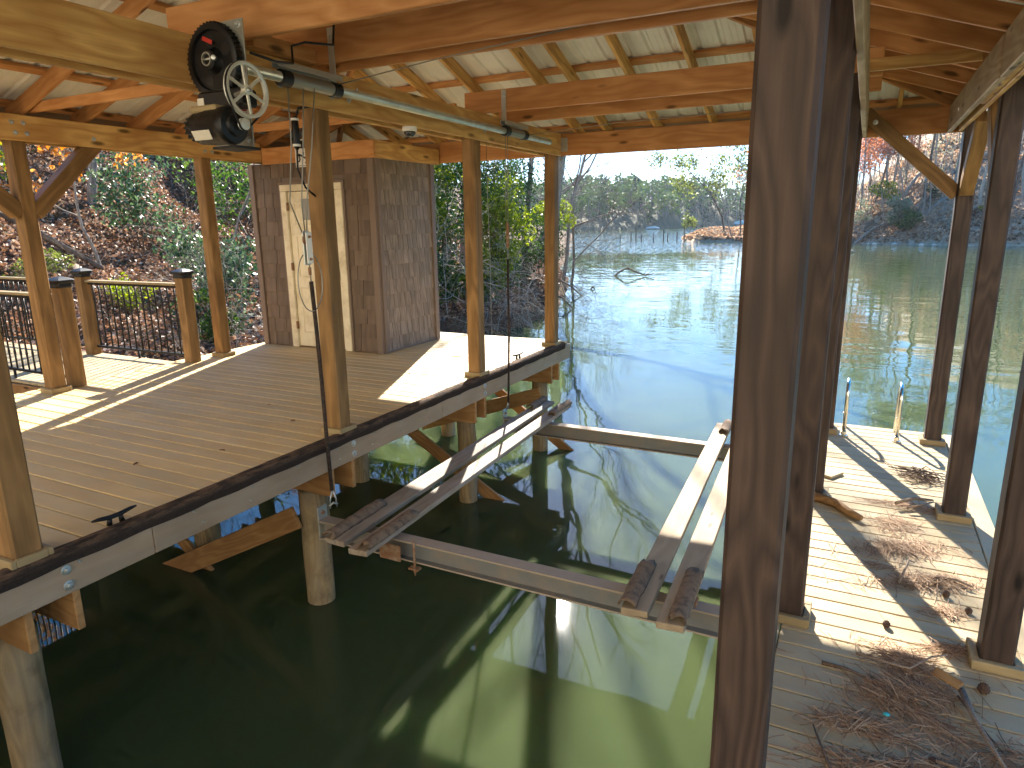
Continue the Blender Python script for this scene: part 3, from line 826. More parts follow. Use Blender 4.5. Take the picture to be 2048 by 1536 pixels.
# shaft and drums
tube('drive_shaft', [(SHX, 2.98, SHZ), (SHX, 7.53, SHZ - .012)], .031, M_pipe, dv, 16, origin=(SHX, 2.98, SHZ))
def drum(y0, y1):
    d_ = lathe('cable_drum', [(0, .046), (.07, .046), (.072, .040)] + [(.072 + (y1 - y0 - .144) * k / 40, .0405 + (.003 if k % 2 else 0)) for k in range(1, 40)] + [(y1 - y0 - .072, .040), (y1 - y0 - .07, .046), (y1 - y0, .046)], (0, 1, 0), (SHX, y0, SHZ - .004), M_cable, dv, 18)
    for yy in (y0 - .004, y1 - .076): lathe('end_clamp', [(0, .040), (.003, .049), (.077, .049), (.08, .040)], (0, 1, 0), (SHX, yy, SHZ - .004), M_black, d_, 18)
    ch = empty('hanger_channel', (SHX, (y0 + y1) / 2, SHZ + .06), parent=dv)
    box('channel_web', (SHX - .028, y0 - .03, SHZ + .085), (SHX + .028, y1 + .02, SHZ + .089), M_galv, ch, .001, axis=1)
    for s in (-1, 1): box('channel_side', (SHX + s * .028 - .002, y0 - .03, SHZ + .052), (SHX + s * .028 + .002, y1 + .02, SHZ + .084), M_galv, ch, .001, axis=1)
    for yy in (y0 + .01, y1 - .05): box('bearing_strap', (SHX - .034, yy, SHZ - .055), (SHX - .031, yy + .04, SHZ + .09), M_galv, ch, .001, axis=2)
    return ch
c1_ = drum(3.47, 4.00); c2_ = drum(6.43, 6.90)
tube('shaft_bolt', [(SHX, 4.2, SHZ + .028), (SHX, 4.2, SHZ + .045)], .006, M_galv, dv, 6)
tube('power_lead', [(-3.24, 3.10, 2.56), (-3.25, 3.3, 2.55), (-3.36, 3.55, 2.60), (-3.37, 3.56, 2.70), (-3.30, 3.60, 2.72), (-3.25, 3.80, 2.74), (-3.25, 3.82, 2.86)], .008, M_black, dv, 6)

# hang the unit clear of the beam face
dv.location = Vector(dv.location) + Vector((.13, -.115, -.035)); WORLD[dv.name] = Matrix.Translation(dv.location)
SHX += .13; SHZ -= .035
st = box('hanger_strap', (SHX - .025, 3.838, SHZ + .089), (SHX + .025, 3.846, 2.86), M_galv, dv, .001, axis=2); bolt((SHX, 3.837, 2.80), (0, -1, 0), .02, M_galv, st)
st = box('hanger_strap', (SHX - .025, 6.306, SHZ + .086), (SHX + .025, 6.314, 2.85), M_galv, dv, .001, axis=2); bolt((SHX, 6.305, 2.80), (0, -1, 0), .02, M_galv, st)
# ------------------------------------------------------------------ lift cables
CX_ = -3.43
cb = empty('lift_cable', (CX_, 3.66, -.56), 'doubled steel lift cable with pulley block and black rope sleeve near the winch', 'cable')
bz = 1.50
for (dx, dy, pz) in ((.0, -.07, 0), (.015, .03, .02), (.03, .10, .04)):
    tube('wire', [(SHX + dx, 3.50 + dy * 1.2, SHZ - .03), (CX_ + .08 + dx, 3.55 + dy * .9, 2.1), (CX_, 3.60 + dy * (1.25 if dy < 0 else .7), 1.75), (CX_, 3.625 + dy * .2, bz + .03)], .0048, M_cable, cb, 6)
pb = box('pulley_block', (CX_ - .006, 3.600, 1.33), (CX_ + .006, 3.665, 1.56), M_galv, cb, .004, axis=2)
box('block_cheek', (CX_ + .022, 3.605, 1.34), (CX_ + .030, 3.66, 1.55), M_white, pb, .003, axis=2)
lathe('sheave', [(-.008, .040), (0, .030), (.008, .040)], (1, 0, 0), (CX_ + .013, 3.632, 1.50), M_rust, pb, 16)
for zz in (1.37, 1.52): bolt((CX_ + .031, 3.632, zz), (1, 0, 0), .010, M_rust, pb)
lathe('swage', [(0, .010), (.05, .012), (.055, .006)], (0, 0, 1), (CX_ + .01, 3.636, 1.26), M_rust, cb, 8)
tube('wire', [(CX_ + .01, 3.636, 1.33), (CX_ + .01, 3.640, 1.20)], .005, M_cable, cb, 6)
loop = []
for k in range(25):
    th = math.radians(115 + 330 * k / 24); loop.append((CX_ + .02, 3.622 + .118 * math.cos(th), 1.215 + .205 * math.sin(th)))
tube('wire_loop', loop, .0042, M_cable, cb, 6)
tube('rope_sleeve', [(CX_ + .01, 3.640, 1.215), (CX_ + .012, 3.652, .9), (CX_ + .01, 3.665, .5), (CX_, 3.68, 0.05), (CX_ - .005, 3.695, -.36)], .0145, M_rope, cb, 8)
tubes('shackle', [([(CX_, 3.69, -.36), (CX_ - .01, 3.675, -.43), (CX_ - .012, 3.672, -.50)], .006), ([(CX_, 3.70, -.36), (CX_ + .01, 3.715, -.43), (CX_ + .012, 3.718, -.50)], .006), ([(CX_ - .014, 3.665, -.48), (CX_, 3.695, -.46), (CX_ + .014, 3.725, -.48)], .009)], M_galv, cb, 6)
cb2 = empty('lift_cable', (-3.4, 6.55, -.56), 'thin lift cable with dark turnbuckle near the far end of the slip', 'cable')
for dx in (-.012, .012): tube('wire', [(SHX + dx, 6.36, SHZ - .04), (SHX - .03 + dx, 6.40, 1.60)], .0036, M_cable, cb2, 5)
tube('turnbuckle', [(SHX - .03, 6.41, 1.60), (SHX - .03, 6.41, 1.58), (SHX - .035, 6.42, 1.36), (SHX - .035, 6.42, 1.33)], [.006, .018, .018, .006], M_rust, cb2, 8)
tube('wire', [(SHX - .035, 6.42, 1.34), (SHX - .04, 6.425, 1.20)], .005, M_cable, cb2, 5)
tube('rope_sleeve', [(SHX - .04, 6.425, 1.22), (SHX - .08, 6.50, .4), (SHX - .14, 6.58, -.38)], .012, M_rope, cb2, 8)
tubes('shackle', [([(SHX - .14, 6.57, -.37), (SHX - .17, 6.575, -.46)], .007), ([(SHX - .14, 6.59, -.37), (SHX - .17, 6.62, -.46)], .007)], M_galv, cb2, 6)
for yy, lab in ((3.62, 'lift cable behind the big foreground post, near end of the cradle'), (6.62, 'lift cable behind the right posts, far end of the cradle')):
    c3 = tube('lift_cable', [(-.37, yy, 2.66), (-.375, yy, 1.0), (-.38, yy, -.56)], .008, M_alu, None, 6); tag(c3, lab, 'cable')
lw = tube('loose_line', [(-3.47, 6.30, 2.40), (-3.472, 6.31, 1.9), (-3.468, 6.33, 1.2), (-3.475, 6.34, .5), (-3.47, 6.37, .12), (-3.475, 6.42, .045), (-3.49, 6.58, .035), (-3.50, 6.62, .03)], .003, M_cable, None, 5)
tag(lw, 'thin slack wire hanging from slip beam onto the far dock edge', 'wire')
gl = tube('hoist_line', [(SHX + .02, 3.86, SHZ + .03), (-2.6, 4.02, 2.62), (-1.5, 4.06, 2.71), (-.28, 4.10, 2.78)], .0045, M_cable, None, 5)
tag(gl, 'steel line stretched across the slip from the near drum', 'wire')
gl2 = tube('hoist_line', [(SHX + .02, 6.80, SHZ), (-2.4, 7.03, 2.56), (-.28, 7.10, 2.60)], .004, M_cable, None, 5)
tag(gl2, 'steel line stretched across the slip from the far drum', 'wire')
lt = lathe('lamp_housing', [(0, .03), (.05, .05), (.09, .062), (.10, .055)], (0, -.3, -1), (-.335, 4.0, 2.60), M_grey, None, 18)
tag(lt, 'small round grey fixture beside the near right post top', 'lamp')
# electrical pendant on the near slip post
pd = empty('switch_pendant', (XS, 3.9, 2.2), 'black switch pendant and cord hanging beside the near slip post', 'switch')
tube('cord', [(-3.50, 3.88, 2.40), (-3.56, 3.80, 2.38), (-3.60, 3.80, 2.30)], .008, M_black, pd, 6)
tube('pendant_body', [(-3.60, 3.80, 2.33), (-3.60, 3.80, 2.30), (-3.60, 3.80, 2.14), (-3.60, 3.80, 2.11)], [.008, .024, .026, .008], M_black, pd, 10)
for zz in (2.14, 2.31): lathe('collar', [(-.008, .028), (.008, .028)], (0, 0, 1), (-3.60, 3.80, zz), M_white, pd, 10)
tube('lower_cord', [(-3.60, 3.80, 2.12), (-3.60, 3.79, 1.98), (-3.59, 3.84, 1.86), (-3.58, 3.925, 1.80)], .007, M_black, pd, 6)
# sign on storage room header
sg = empty('warning_sign', (-6.33, SY0 - .06, 2.29), 'small white pictogram sign hanging on storage room header behind the near post', 'sign')
box('panel', (-6.43, SY0 - .058, 2.30), (-6.22, SY0 - .052, 2.63), M_white, sg, .001, axis=2)
box('black_field', (-6.412, SY0 - .0612, 2.52), (-6.238, SY0 - .0590, 2.61), M_black, sg, .0005, axis=0)
tubes('figure', [([(-6.40, SY0 - .061, 2.42), (-6.36, SY0 - .061, 2.45), (-6.31, SY0 - .061, 2.43)], .010), ([(-6.36, SY0 - .061, 2.45), (-6.35, SY0 - .061, 2.39), (-6.37, SY0 - .061, 2.36)], .009), ([(-6.29, SY0 - .061, 2.46), (-6.28, SY0 - .061, 2.46)], .014), ([(-6.32, SY0 - .061, 2.43), (-6.26, SY0 - .061, 2.40)], .009), ([(-6.27, SY0 - .061, 2.35), (-6.245, SY0 - .061, 2.34)], .007)], M_black, sg, 6)
box('border_line', (-6.425, SY0 - .0612, 2.312), (-6.225, SY0 - .0590, 2.318), M_black, sg, .0005, axis=0)
# dome camera under the slip beam
dc = empty('security_camera', (-3.50, 5.03, BB), 'white dome security camera under the slip beam between two posts', 'camera')
lathe('housing', [(0, .058), (-.012, .062), (-.034, .060), (-.040, .052)][::1], (0, 0, 1), (-3.50, 5.03, BB - .001), M_white, dc, 24)
V, F = lathe_vf([(-.0, .05), (-.016, .048), (-.03, .040), (-.042, .026), (-.048, .006)], (0, 0, 1), (0, 0, 0), 24)
link('dome', mesh('dome', V, F, M_dome, True), dc, Matrix.Translation((-3.50, 5.03, BB - .041)))
# cleats
def cleat(x, y, rz, label):
    c = empty('dock_cleat', (x, y, 0), label, 'cleat', 'cast cleats on the dock edge'); Rz = Matrix.Rotation(rz, 3, 'Z')
    def P(a, b_, z): q = Rz @ Vector((a, b_, 0)); return (x + q.x, y + q.y, z)
    tube('horn', [P(0, -.125, .058), P(0, -.09, .056), P(0, -.03, .046), P(0, .03, .046), P(0, .09, .056), P(0, .125, .058)], [.006, .011, .014, .014, .011, .006], M_black, c, 8)
    for s in (-1, 1):
        tube('foot', [P(0, s * .028, .048), P(0, s * .036, .002)], [.011, .016], M_black, c, 8)
cleat(-3.575, 2.13, -.05, 'black horn cleat on near dock edge beside leftmost post')
cleat(-3.60, 7.22, -.1, 'small black cleat on far dock edge between the last two posts')

# ------------------------------------------------------------------ lift cradle
cr = empty('lift_cradle', (-1.9, 5.1, -.7), 'hanging boat lift cradle of two steel beams and four bunk boards', 'boat lift')
def ibeam(y, x0, x1, zt, h=.15, fw_=.105, tf=.012, tw=.010):
    p = [(-fw_ / 2, 0), (fw_ / 2, 0), (fw_ / 2, tf), (tw / 2, tf), (tw / 2, h - tf), (fw_ / 2, h - tf), (fw_ / 2, h), (-fw_ / 2, h), (-fw_ / 2, h - tf), (-tw / 2, h - tf), (-tw / 2, tf), (-fw_ / 2, tf)]
    V = [(x0, a, b_ - h) for a, b_ in p] + [(x1, a, b_ - h) for a, b_ in p]; n = len(p)
    F = [(k, (k + 1) % n, n + (k + 1) % n, n + k) for k in range(n)] + [tuple(range(n))[::-1], tuple(range(n, 2 * n))]
    me = mesh('cross_beam', V, F, M_ibeam); me.materials.append(M_flange)
    for pi in (0, 1, 5, 6, 7, 11): me.polygons[pi].material_index = 1
    return link('cross_beam', me, cr, Matrix.Translation((0, y, zt)))
IB = -.565
ibeam(3.62, -3.47, -.30, IB); ibeam(6.62, -3.47, -.30, IB)
for yy in (3.62, 6.62):
    bx = box('lift_plate', (-3.485, yy - .05, IB - .16), (-3.473, yy + .05, IB + .10), M_galv, cr, .003, axis=2)
    bolt((-3.471, yy, IB + .05), (1, 0, 0), .016, M_rust, bx)
def bunk(xn, xf, yn, yf, w, mat, tilt, pads, zc=-.500):
    p0, p1 = Vector((xn, yn, zc)), Vector((xf, yf, zc)); d = (p1 - p0).normalized(); s = Vector((d.y, -d.x, 0)) # to the right
    s = (s + EZ * tilt).normalized()
    b_ = board('bunk_board', p0, p1, w, .040, s, mat, cr, .004)
    up_ = s.cross(d) if s.cross(d).z > 0 else d.cross(s)
    for (t0, L, off, r, side) in pads:
        # curled remnant of carpet: an arc profile extruded along the board
        V = []; F = []; n = 9; m_ = 12; q = np.random.default_rng(int(abs(xn * 977 + t0 * 55)) + 1)
        for i in range(m_):
            c0 = p0 + d * (t0 + L * i / (m_ - 1)) + s * off + up_ * .021; rr2 = r * (1 + q.normal(0, .05))
            for k in range(n):
                th = math.pi * (k / (n - 1)) * 1.12 - .15
                v = c0 + s * (math.cos(th) * rr2 * side) + up_ * (math.sin(th) * rr2 * .75 + .004)
                if i in (0, m_ - 1): v = v + d * q.normal(0, .018)
                V.append(v)
        for i in range(m_ - 1):
            for k in range(n - 1): F.append((i * n + k, i * n + k + 1, (i + 1) * n + k + 1, (i + 1) * n + k))
        me = mesh('carpet_remnant', [v - p0 for v in V], F, M_carpet, True)
        o = link('carpet_remnant', me, b_, Matrix.Translation(p0))
        sm = o.modifiers.new('thick', 'SOLIDIFY'); sm.thickness = .007
    return b_
bunk(-3.03, -3.21, 3.24, 7.22, .165, M_bunk, -.05, [(.0, .62, -.05, .045, 1), (3.55, .44, -.055, .042, 1)])
bunk(-2.79, -2.965, 3.19, 7.18, .150, M_bunk, .04, [(.02, .60, .035, .045, 1), (3.45, .56, .03, .045, -1)], -.502)
bunk(-.945, -1.14, 3.28, 7.10, .150, M_bunk2, .02, [(.0, .52, -.045, .045, 1), (3.45, .38, .04, .045, 1)], -.498)
bunk(-.735, -.915, 3.23, 7.05, .150, M_bunk2, .03, [(.02, .55, .03, .045, 1)], -.500)
for yy in (3.62, 6.62):
    for x in (-3.03, -2.80, -.94, -.69):
        xx = x - (.03 if yy < 5 else .17)
        box('bunk_bracket', (xx - .05, yy - .03, IB + .001), (xx + .05, yy + .03, IB + .042), M_rust, cr, .003)
tube('guide_bolt', [(-2.60, 3.555, IB + .02), (-2.60, 3.555, IB - .21), (-2.60, 3.555, IB - .24)], [.009, .009, .002], M_rust, cr, 8)
box('bolt_plate', (-2.64, 3.53, IB - .19), (-2.56, 3.58, IB - .175), M_rust, cr, .002)
box('end_plate', (-2.86, 3.50, IB - .13), (-2.68, 3.512, IB - .01), M_rust, cr, .003)

# ------------------------------------------------------------------ swim ladder
sl = empty('swim_ladder', (.24, 8.2, RZ), 'stainless swim ladder with two looped handrails at far end of lower dock', 'ladder')
for x in (-.02, .49):
    pts = [(x, 8.07, RZ + .002), (x, 8.08, RZ + .45)]
    for k in range(7):
        th = math.pi * (1 - k / 6); pts.append((x, 8.25 + .17 * math.cos(th), RZ + .47 + .13 * math.sin(th)))
    pts += [(x, 8.43, RZ + .40), (x + .0, 8.50, RZ - .2), (x, 8.52, WZ - .5)]
    tube('handrail', pts, .0205, M_inox, sl, 12)
    lathe('base_flange', [(0, .045), (.012, .045), (.016, .028), (.05, .026)], (0, 0, 1), (x, 8.07, RZ + .001), M_inox, sl, 16)
    bolt((x + .02, 8.08, RZ + .26), (1, 0, 0), .009, M_inox, sl); bolt((x - .02, 8.08, RZ + .26), (-1, 0, 0), .009, M_inox, sl)
for zz in (RZ - .25, RZ - .55): tube('rung', [(-.02, 8.51, zz), (.49, 8.51, zz)], .018, M_inox, sl, 8)

# ------------------------------------------------------------------ debris on the lower dock
M_straw = leafmat('pine straw', [(0, (.16, .092, .052)), (.5, (.34, .20, .11)), (1, (.52, .37, .23))], .1, .7, .2)
M_twig = barkmat('dry twig', (.16, .11, .08), (.36, .28, .21), (20, 20, 20))
M_twigd = barkmat('dark dead twig', (.07, .05, .04), (.18, .13, .10), (20, 20, 20))
M_cone = plain('brown seed ball', (.07, .04, .025), .8, noise=.4, scale=60, bump=.8)
M_split = wood('split orange wood', (.42, .25, .10), (.20, .10, .045), .75, ring=1.2)
def straw(name, spots, label, seed, dens=1.0):
    q = np.random.default_rng(seed); V = []; Fq = []; rn = []
    for (cx, cy, sx, sy, n, ang, hgt) in spots:
        n = int(n * dens); ca, sa = math.cos(ang), math.sin(ang)
        a = q.normal(0, 1, (n, 2)) * np.array([sx, sy]); px = cx + a[:, 0] * ca - a[:, 1] * sa; py = cy + a[:, 0] * sa + a[:, 1] * ca
        rr_ = np.hypot(a[:, 0] / sx, a[:, 1] / sy)
        pz = RZ + .006 + hgt * np.exp(-rr_ ** 2 * .6) * q.random(n)
        th = ang + q.normal(0, .75, n); L = q.uniform(.03, .10, n); w = q.uniform(.0012, .0024, n)
        keep = (px > -.36) & (px < 1.08)
        for i in np.nonzero(keep)[0]:
            d = np.array([math.cos(th[i]), math.sin(th[i]), q.normal(0, .10)]); s = np.array([-d[1], d[0], 0.0]) * w[i]
            c = np.array([px[i], py[i], pz[i]]); bend = np.array([s[0], s[1], 0]) * q.normal(0, 4)
            b0 = len(V)
            for tt in (-1, 0, 1):
                m_ = c + d * L[i] * tt + (bend if tt == 0 else 0); m_[2] = max(m_[2], RZ + .004)
                V.append(m_ - s); V.append(m_ + s + np.array([0, 0, .0012]))
            Fq += [(b0, b0 + 1, b0 + 3, b0 + 2), (b0 + 2, b0 + 3, b0 + 5, b0 + 4)]; v_ = q.random(); rn += [v_, v_]
    o = link(name, npmesh(name, V, Fq, M_straw, rnd=rn)); return tag(o, label, 'pine straw', kind='stuff')
straw('pine_straw', [(.64, 6.93, .07, .06, 45, .4, .03), (.50, 6.17, .15, .035, 150, -.05, .04), (.40, 5.72, .09, .10, 200, -.6, .04), (.43, 5.30, .07, .17, 420, -1.1, .045), (.56, 4.83, .05, .17, 380, -1.15, .045), (.66, 4.50, .03, .07, 90, -1.0, .03), (.33, 4.95, .12, .02, 45, -.1, .02), (.5, 5.1, .2, .5, 90, -1.0, .01)],
      'long drift of dry rust brown pine straw in the sun on lower dock', 11)
straw('pine_straw', [(.40, 3.82, .10, .06, 300, -.3, .05), (.37, 3.52, .08, .13, 480, -1.1, .06), (.20, 3.20, .12, .04, 260, .1, .045), (.62, 4.05, .09, .022, 130, .35, .04), (.50, 3.34, .12, .04, 130, -.5, .03), (.60, 3.05, .16, .06, 300, .2, .04), (.82, 3.20, .08, .09, 170, .1, .03), (.28, 2.95, .16, .035, 190, .1, .04), (.45, 2.80, .3, .04, 200, .0, .03), (.4, 3.4, .35, .4, 130, -.6, .01)],
      'shaded heap of pine straw and twigs at the near end of lower dock', 12)
def stick(name, pts, r, label, mat=None, grp=None):
    rads = [r * (1 - .5 * k / max(1, len(pts) - 1)) for k in range(len(pts))]
    o = tube(name, pts, rads, mat or M_twig, None, 7); return tag(o, label, 'stick', grp)
z = RZ
stick('stick', [(.635, 3.63, z + .05), (.66, 3.45, z + .045), (.705, 3.28, z + .04), (.76, 3.10, z + .03)], .016, 'straight pale cane lying at lower right of lower dock')
stick('stick', [(.16, 3.74, z + .05), (.36, 3.70, z + .06), (.41, 3.70, z + .06), (.52, 3.86, z + .06), (.60, 3.93, z + .05)], .0075, 'bent thin twig across the shaded straw heap')
stick('stick', [(.0, 3.63, z + .012), (.12, 3.62, z + .018), (.26, 3.55, z + .03)], .012, 'dark knobbly twig poking left from the shaded straw heap', M_twigd)
stick('stick', [(.42, 6.10, z + .05), (.56, 6.22, z + .07), (.68, 6.26, z + .06), (.70, 6.29, z + .05)], .014, 'grey branch over sunlit straw beside middle outer post')
stick('stick', [(.50, 6.05, z + .04), (.60, 6.11, z + .06), (.70, 6.25, z + .05)], .012, 'short grey branch crossing another beside middle outer post')
stick('stick', [(.33, 7.55, z + .012), (.34, 7.35, z + .02), (.42, 7.18, z + .015), (.52, 6.95, z + .02)], .006, 'thin pale twig near the ladder on lower dock')
stick('stick', [(.62, 7.05, z + .03), (.70, 7.12, z + .07), (.76, 7.02, z + .06), (.80, 6.85, z + .02)], .007, 'arched twig above the small twig pile on lower dock')
stick('stick', [(.62, 3.62, z + .02), (.70, 3.40, z + .02), (.78, 3.22, z + .02)], .006, 'thin dark twig beside the straight cane', M_twigd)
stick('stick', [(.10, 2.78, z + .015), (.02, 3.0, z + .02), (-.01, 3.10, z + .015)], .007, 'short dark twig at bottom edge beside big post', M_twigd)
stick('stick', [(.62, 4.90, z + .03), (.74, 4.90, z + .035), (.82, 4.86, z + .025)], .012, 'stubby grey stick right of the sunlit straw drift')
stick('stick', [(.40, 4.73, z + .02), (.46, 4.95, z + .09), (.50, 5.02, z + .05)], .009, 'pale upright twig in the middle of the straw drift')
stick('stick', [(.48, 3.05, z + .05), (.75, 3.02, z + .055), (1.0, 3.05, z + .05)], .008, 'long pale twig across bottom right straw')
# jumble of twigs round the second post
tw = []
q = np.random.default_rng(4)
for k in range(34):
    cx, cy = .66 + q.normal(0, .07), 6.95 + q.normal(0, .07); th = -.5 + q.normal(0, .7); L = q.uniform(.06, .16)
    dx, dy = math.cos(th) * L, math.sin(th) * L; zz = z + .012 + q.random() * .05
    tw.append(([(cx - dx, cy - dy, zz), (cx + q.normal(0, .012), cy + q.normal(0, .012), zz + .012), (cx + dx, cy + dy, max(z + .008, zz + q.normal(0, .02)))], [.005, .0045, .003]))
tag(tubes('twig_pile', tw, M_twigd, None, 5, (.66, 6.95, z)), 'small tangle of twigs by outer posts near the ladder', 'twigs', kind='stuff')
def ball(x, y, r, label):
    V = []; F = []
    import itertools
    n1, n2 = 9, 12
    for i in range(n1 + 1):
        ph = math.pi * i / n1
        for k in range(n2):
            th = 2 * math.pi * k / n2; rr_ = r * (1 + .16 * ((i + k) % 2))
            V.append((rr_ * math.sin(ph) * math.cos(th), rr_ * math.sin(ph) * math.sin(th), rr_ * math.cos(ph)))
    for i in range(n1):
        for k in range(n2): F.append((i * n2 + k, i * n2 + n2 + k, i * n2 + n2 + (k + 1) % n2, i * n2 + (k + 1) % n2))
    tag(link('seed_ball', mesh('seed_ball', V, F, M_cone), None, Matrix.Translation((x, y, RZ + r * .95))), label, 'seed ball', 'seed balls on the lower dock')
ball(.318, 4.17, .020, 'round seed ball alone on the sunlit boards')
ball(.765, 4.545, .019, 'seed ball right of the sunlit straw drift')
ball(.742, 3.735, .026, 'largest dark seed ball beside the near outer post')
ball(.475, 3.085, .017, 'dark seed ball above the bottom edge straw')
ball(.62, 4.86, .022, 'brown seed ball caught in the sunlit straw drift')
ball(.66, 4.70, .021, 'lower seed ball in the sunlit straw drift')
ball(.64, 7.06, .020, 'seed ball on the twig tangle near ladder')
# split driftwood and small board
P = [(-.20, 6.02), (-.02, 5.93), (.08, 5.78), (.17, 5.69)]
tag(tube('driftwood', [(a, b_, RZ + .035) for a, b_ in P], [.042, .038, .034, .024], M_split, None, 7), 'split weathered log by third inner post, pointing at straw', 'log')
tag(board('loose_plank', (-.15, 6.62, RZ + .015), (-.05, 6.80, RZ + .015), .16, .025, (1, 0, 0), M_deckR, None, .004), 'short loose plank lying behind third inner post', 'plank')
tag(board('bark_chip', (.52, 3.72, RZ + .07), (.63, 3.64, RZ + .065), .05, .016, (0, 1, .4), M_split, None, .004), 'orange bark slab on top of shaded straw heap', 'bark')
tag(lathe('plastic_scrap', [(0, .002), (.004, .016), (.010, .013), (.014, .004)], (0, .2, 1), (.295, 3.27, RZ + .05), plain('teal plastic', (.05, .42, .42), .4), None, 9), 'tiny teal plastic scrap in the shaded straw', 'litter')
# a few dead leaves on the main deck
M_dl = leafmat('dead oak leaf', [(0, (.10, .045, .02)), (.5, (.24, .10, .04)), (1, (.36, .20, .09))], .15, .7, .2)
DLP = [(-4.36, 2.80), (-4.05, 3.26), (-4.72, 4.36), (-4.13, 4.05), (-4.30, 5.95)]
lm = []
for k, (x, y) in enumerate(DLP):
    a = .024; V = [(0, -a, .004), (a * .6, -.01, .012), (a * .35, a * .6, .010), (0, a, .006), (-a * .4, a * .5, .016), (-a * .6, -.012, .010), (0, 0, .006)]
    F = [(6, 0, 1), (6, 1, 2), (6, 2, 3), (6, 3, 4), (6, 4, 5), (6, 5, 0)]
    me = npmesh('leaf', V, F, M_dl, rnd=[(k * .37) % 1] * 6)
    o = link('dead_leaf', me, None, Matrix.Translation((x, y, .001)) @ Matrix.Rotation(k * 1.9, 4, 'Z'))
    tag(o, ['curled brown leaf on the deck left of the near cleat line', 'brown leaf on deck before the near slip post', 'brown leaf in the middle of deck', 'brown leaf touching near slip post trim', 'dark leaf in the sunlit deck patch', 'tiny leaf on left part of deck', 'tiny leaf on the near left deck', 'leaf on deck near the storage room door', 'leaf on deck between door and slip post'][k], 'leaf', 'dead leaves on the main deck')
# ------------------------------------------------------------------ water
def water():
    m, nt, b, out = newmat('green lake water'); t = NT(nt)
    g = t.n('ShaderNodeNewGeometry'); pos = g.outputs['Position']
    sp = t.n('ShaderNodeSeparateXYZ'); t.l(pos, sp.inputs[0])
    b.inputs['Roughness'].default_value = .022; b.inputs['IOR'].default_value = 1.333
    b.inputs['Specular IOR Level'].default_value = .65
    n0 = t.noise(pos, .35, 3, .5)
    t.l(t.ramp(n0.outputs[0], [(.3, (.056, .078, .034)), (.7, (.068, .090, .038))]), b.inputs['Base Color'])
    b.inputs['Subsurface Weight'].default_value = 1.0
    b.inputs['Subsurface Radius'].default_value = (.6, .8, .5); b.inputs['Subsurface Scale'].default_value = 1.0
    # wind exposure grows with distance from the sheltered slip
    far = t.n('ShaderNodeMapRange'); far.interpolation_type = 'SMOOTHSTEP'
    far.inputs['From Min'].default_value = 60; far.inputs['From Max'].default_value = 88
    wob = t.noise(pos, .05, 3, .6)
    yy = t.math('ADD', sp.outputs[1], t.math('MULTIPLY', t.math('SUBTRACT', wob.outputs[0], .5), 30.0))
    yy = t.math('ADD', yy, t.math('MULTIPLY', sp.outputs[0], -.35))
    t.l(yy, far.inputs['Value'])
    mid = t.n('ShaderNodeMapRange'); mid.interpolation_type = 'SMOOTHSTEP'
    mid.inputs['From Min'].default_value = 7; mid.inputs['From Max'].default_value = 20; t.l(sp.outputs[1], mid.inputs['Value'])
    rot = (0, 0, R(-14))
    r1 = t.noise(t.mapping(pos, (.45, 2.6, 1), rot=rot), 1.0, 2, .5)        # long ripples
    r2 = t.noise(t.mapping(pos, (1.6, 6.5, 1), rot=rot), 1.0, 2, .5)
    r3 = t.noise(t.mapping(pos, (.9, 1.1, 1)), 1.0, 1, .4)                  # slow swell in the slip
    r4 = t.noise(t.mapping(pos, (2.2, 3.0, 1)), 1.0, 2, .6)                 # choppy far water
    pat = t.noise(t.mapping(pos, (.05, .16, 1), rot=rot), 1.0, 3, .6)
    patf = t.ramp(pat.outputs[0], [(.36, (.35, .35, .35)), (.6, (1, 1, 1))])
    def slope(n, ax, amp):
        s = t.n('ShaderNodeSeparateColor'); t.l(n.outputs['Color'], s.inputs[0])
        return t.math('MULTIPLY', t.math('SUBTRACT', s.outputs[ax], .5), amp)
    amid = t.math('ADD', t.math('MULTIPLY', t.math('MULTIPLY', mid.outputs[0], patf), 1.0), .10)
    def total(ax, a1, a2, a3, a4):
        s = t.math('MULTIPLY', slope(r1, ax, a1), amid)
        s = t.math('ADD', s, t.math('MULTIPLY', slope(r2, ax, a2), amid))
        s = t.math('ADD', s, slope(r3, ax, a3))
        return t.math('ADD', s, t.math('MULTIPLY', slope(r4, ax, a4), far.outputs[0]))
    sx = total(0, .022, .028, .030, .55); sy = total(1, .095, .085, .036, .75)
    cb = t.n('ShaderNodeCombineXYZ'); t.l(sx, cb.inputs[0]); t.l(sy, cb.inputs[1]); cb.inputs[2].default_value = 1
    vm = t.n('ShaderNodeVectorMath', operation='NORMALIZE'); t.l(cb.outputs[0], vm.inputs[0])
    t.l(vm.outputs[0], b.inputs['Normal'])
    return m
M_water = water()
wv = [(-260, -60, 0), (200, -60, 0), (200, 520, 0), (-260, 520, 0)]
tag(link('water', mesh('water', wv, [(0, 1, 2, 3)], M_water), None, Matrix.Translation((0, 0, WZ))), 'calm green lake water filling the cove and slip', 'water', kind='structure')

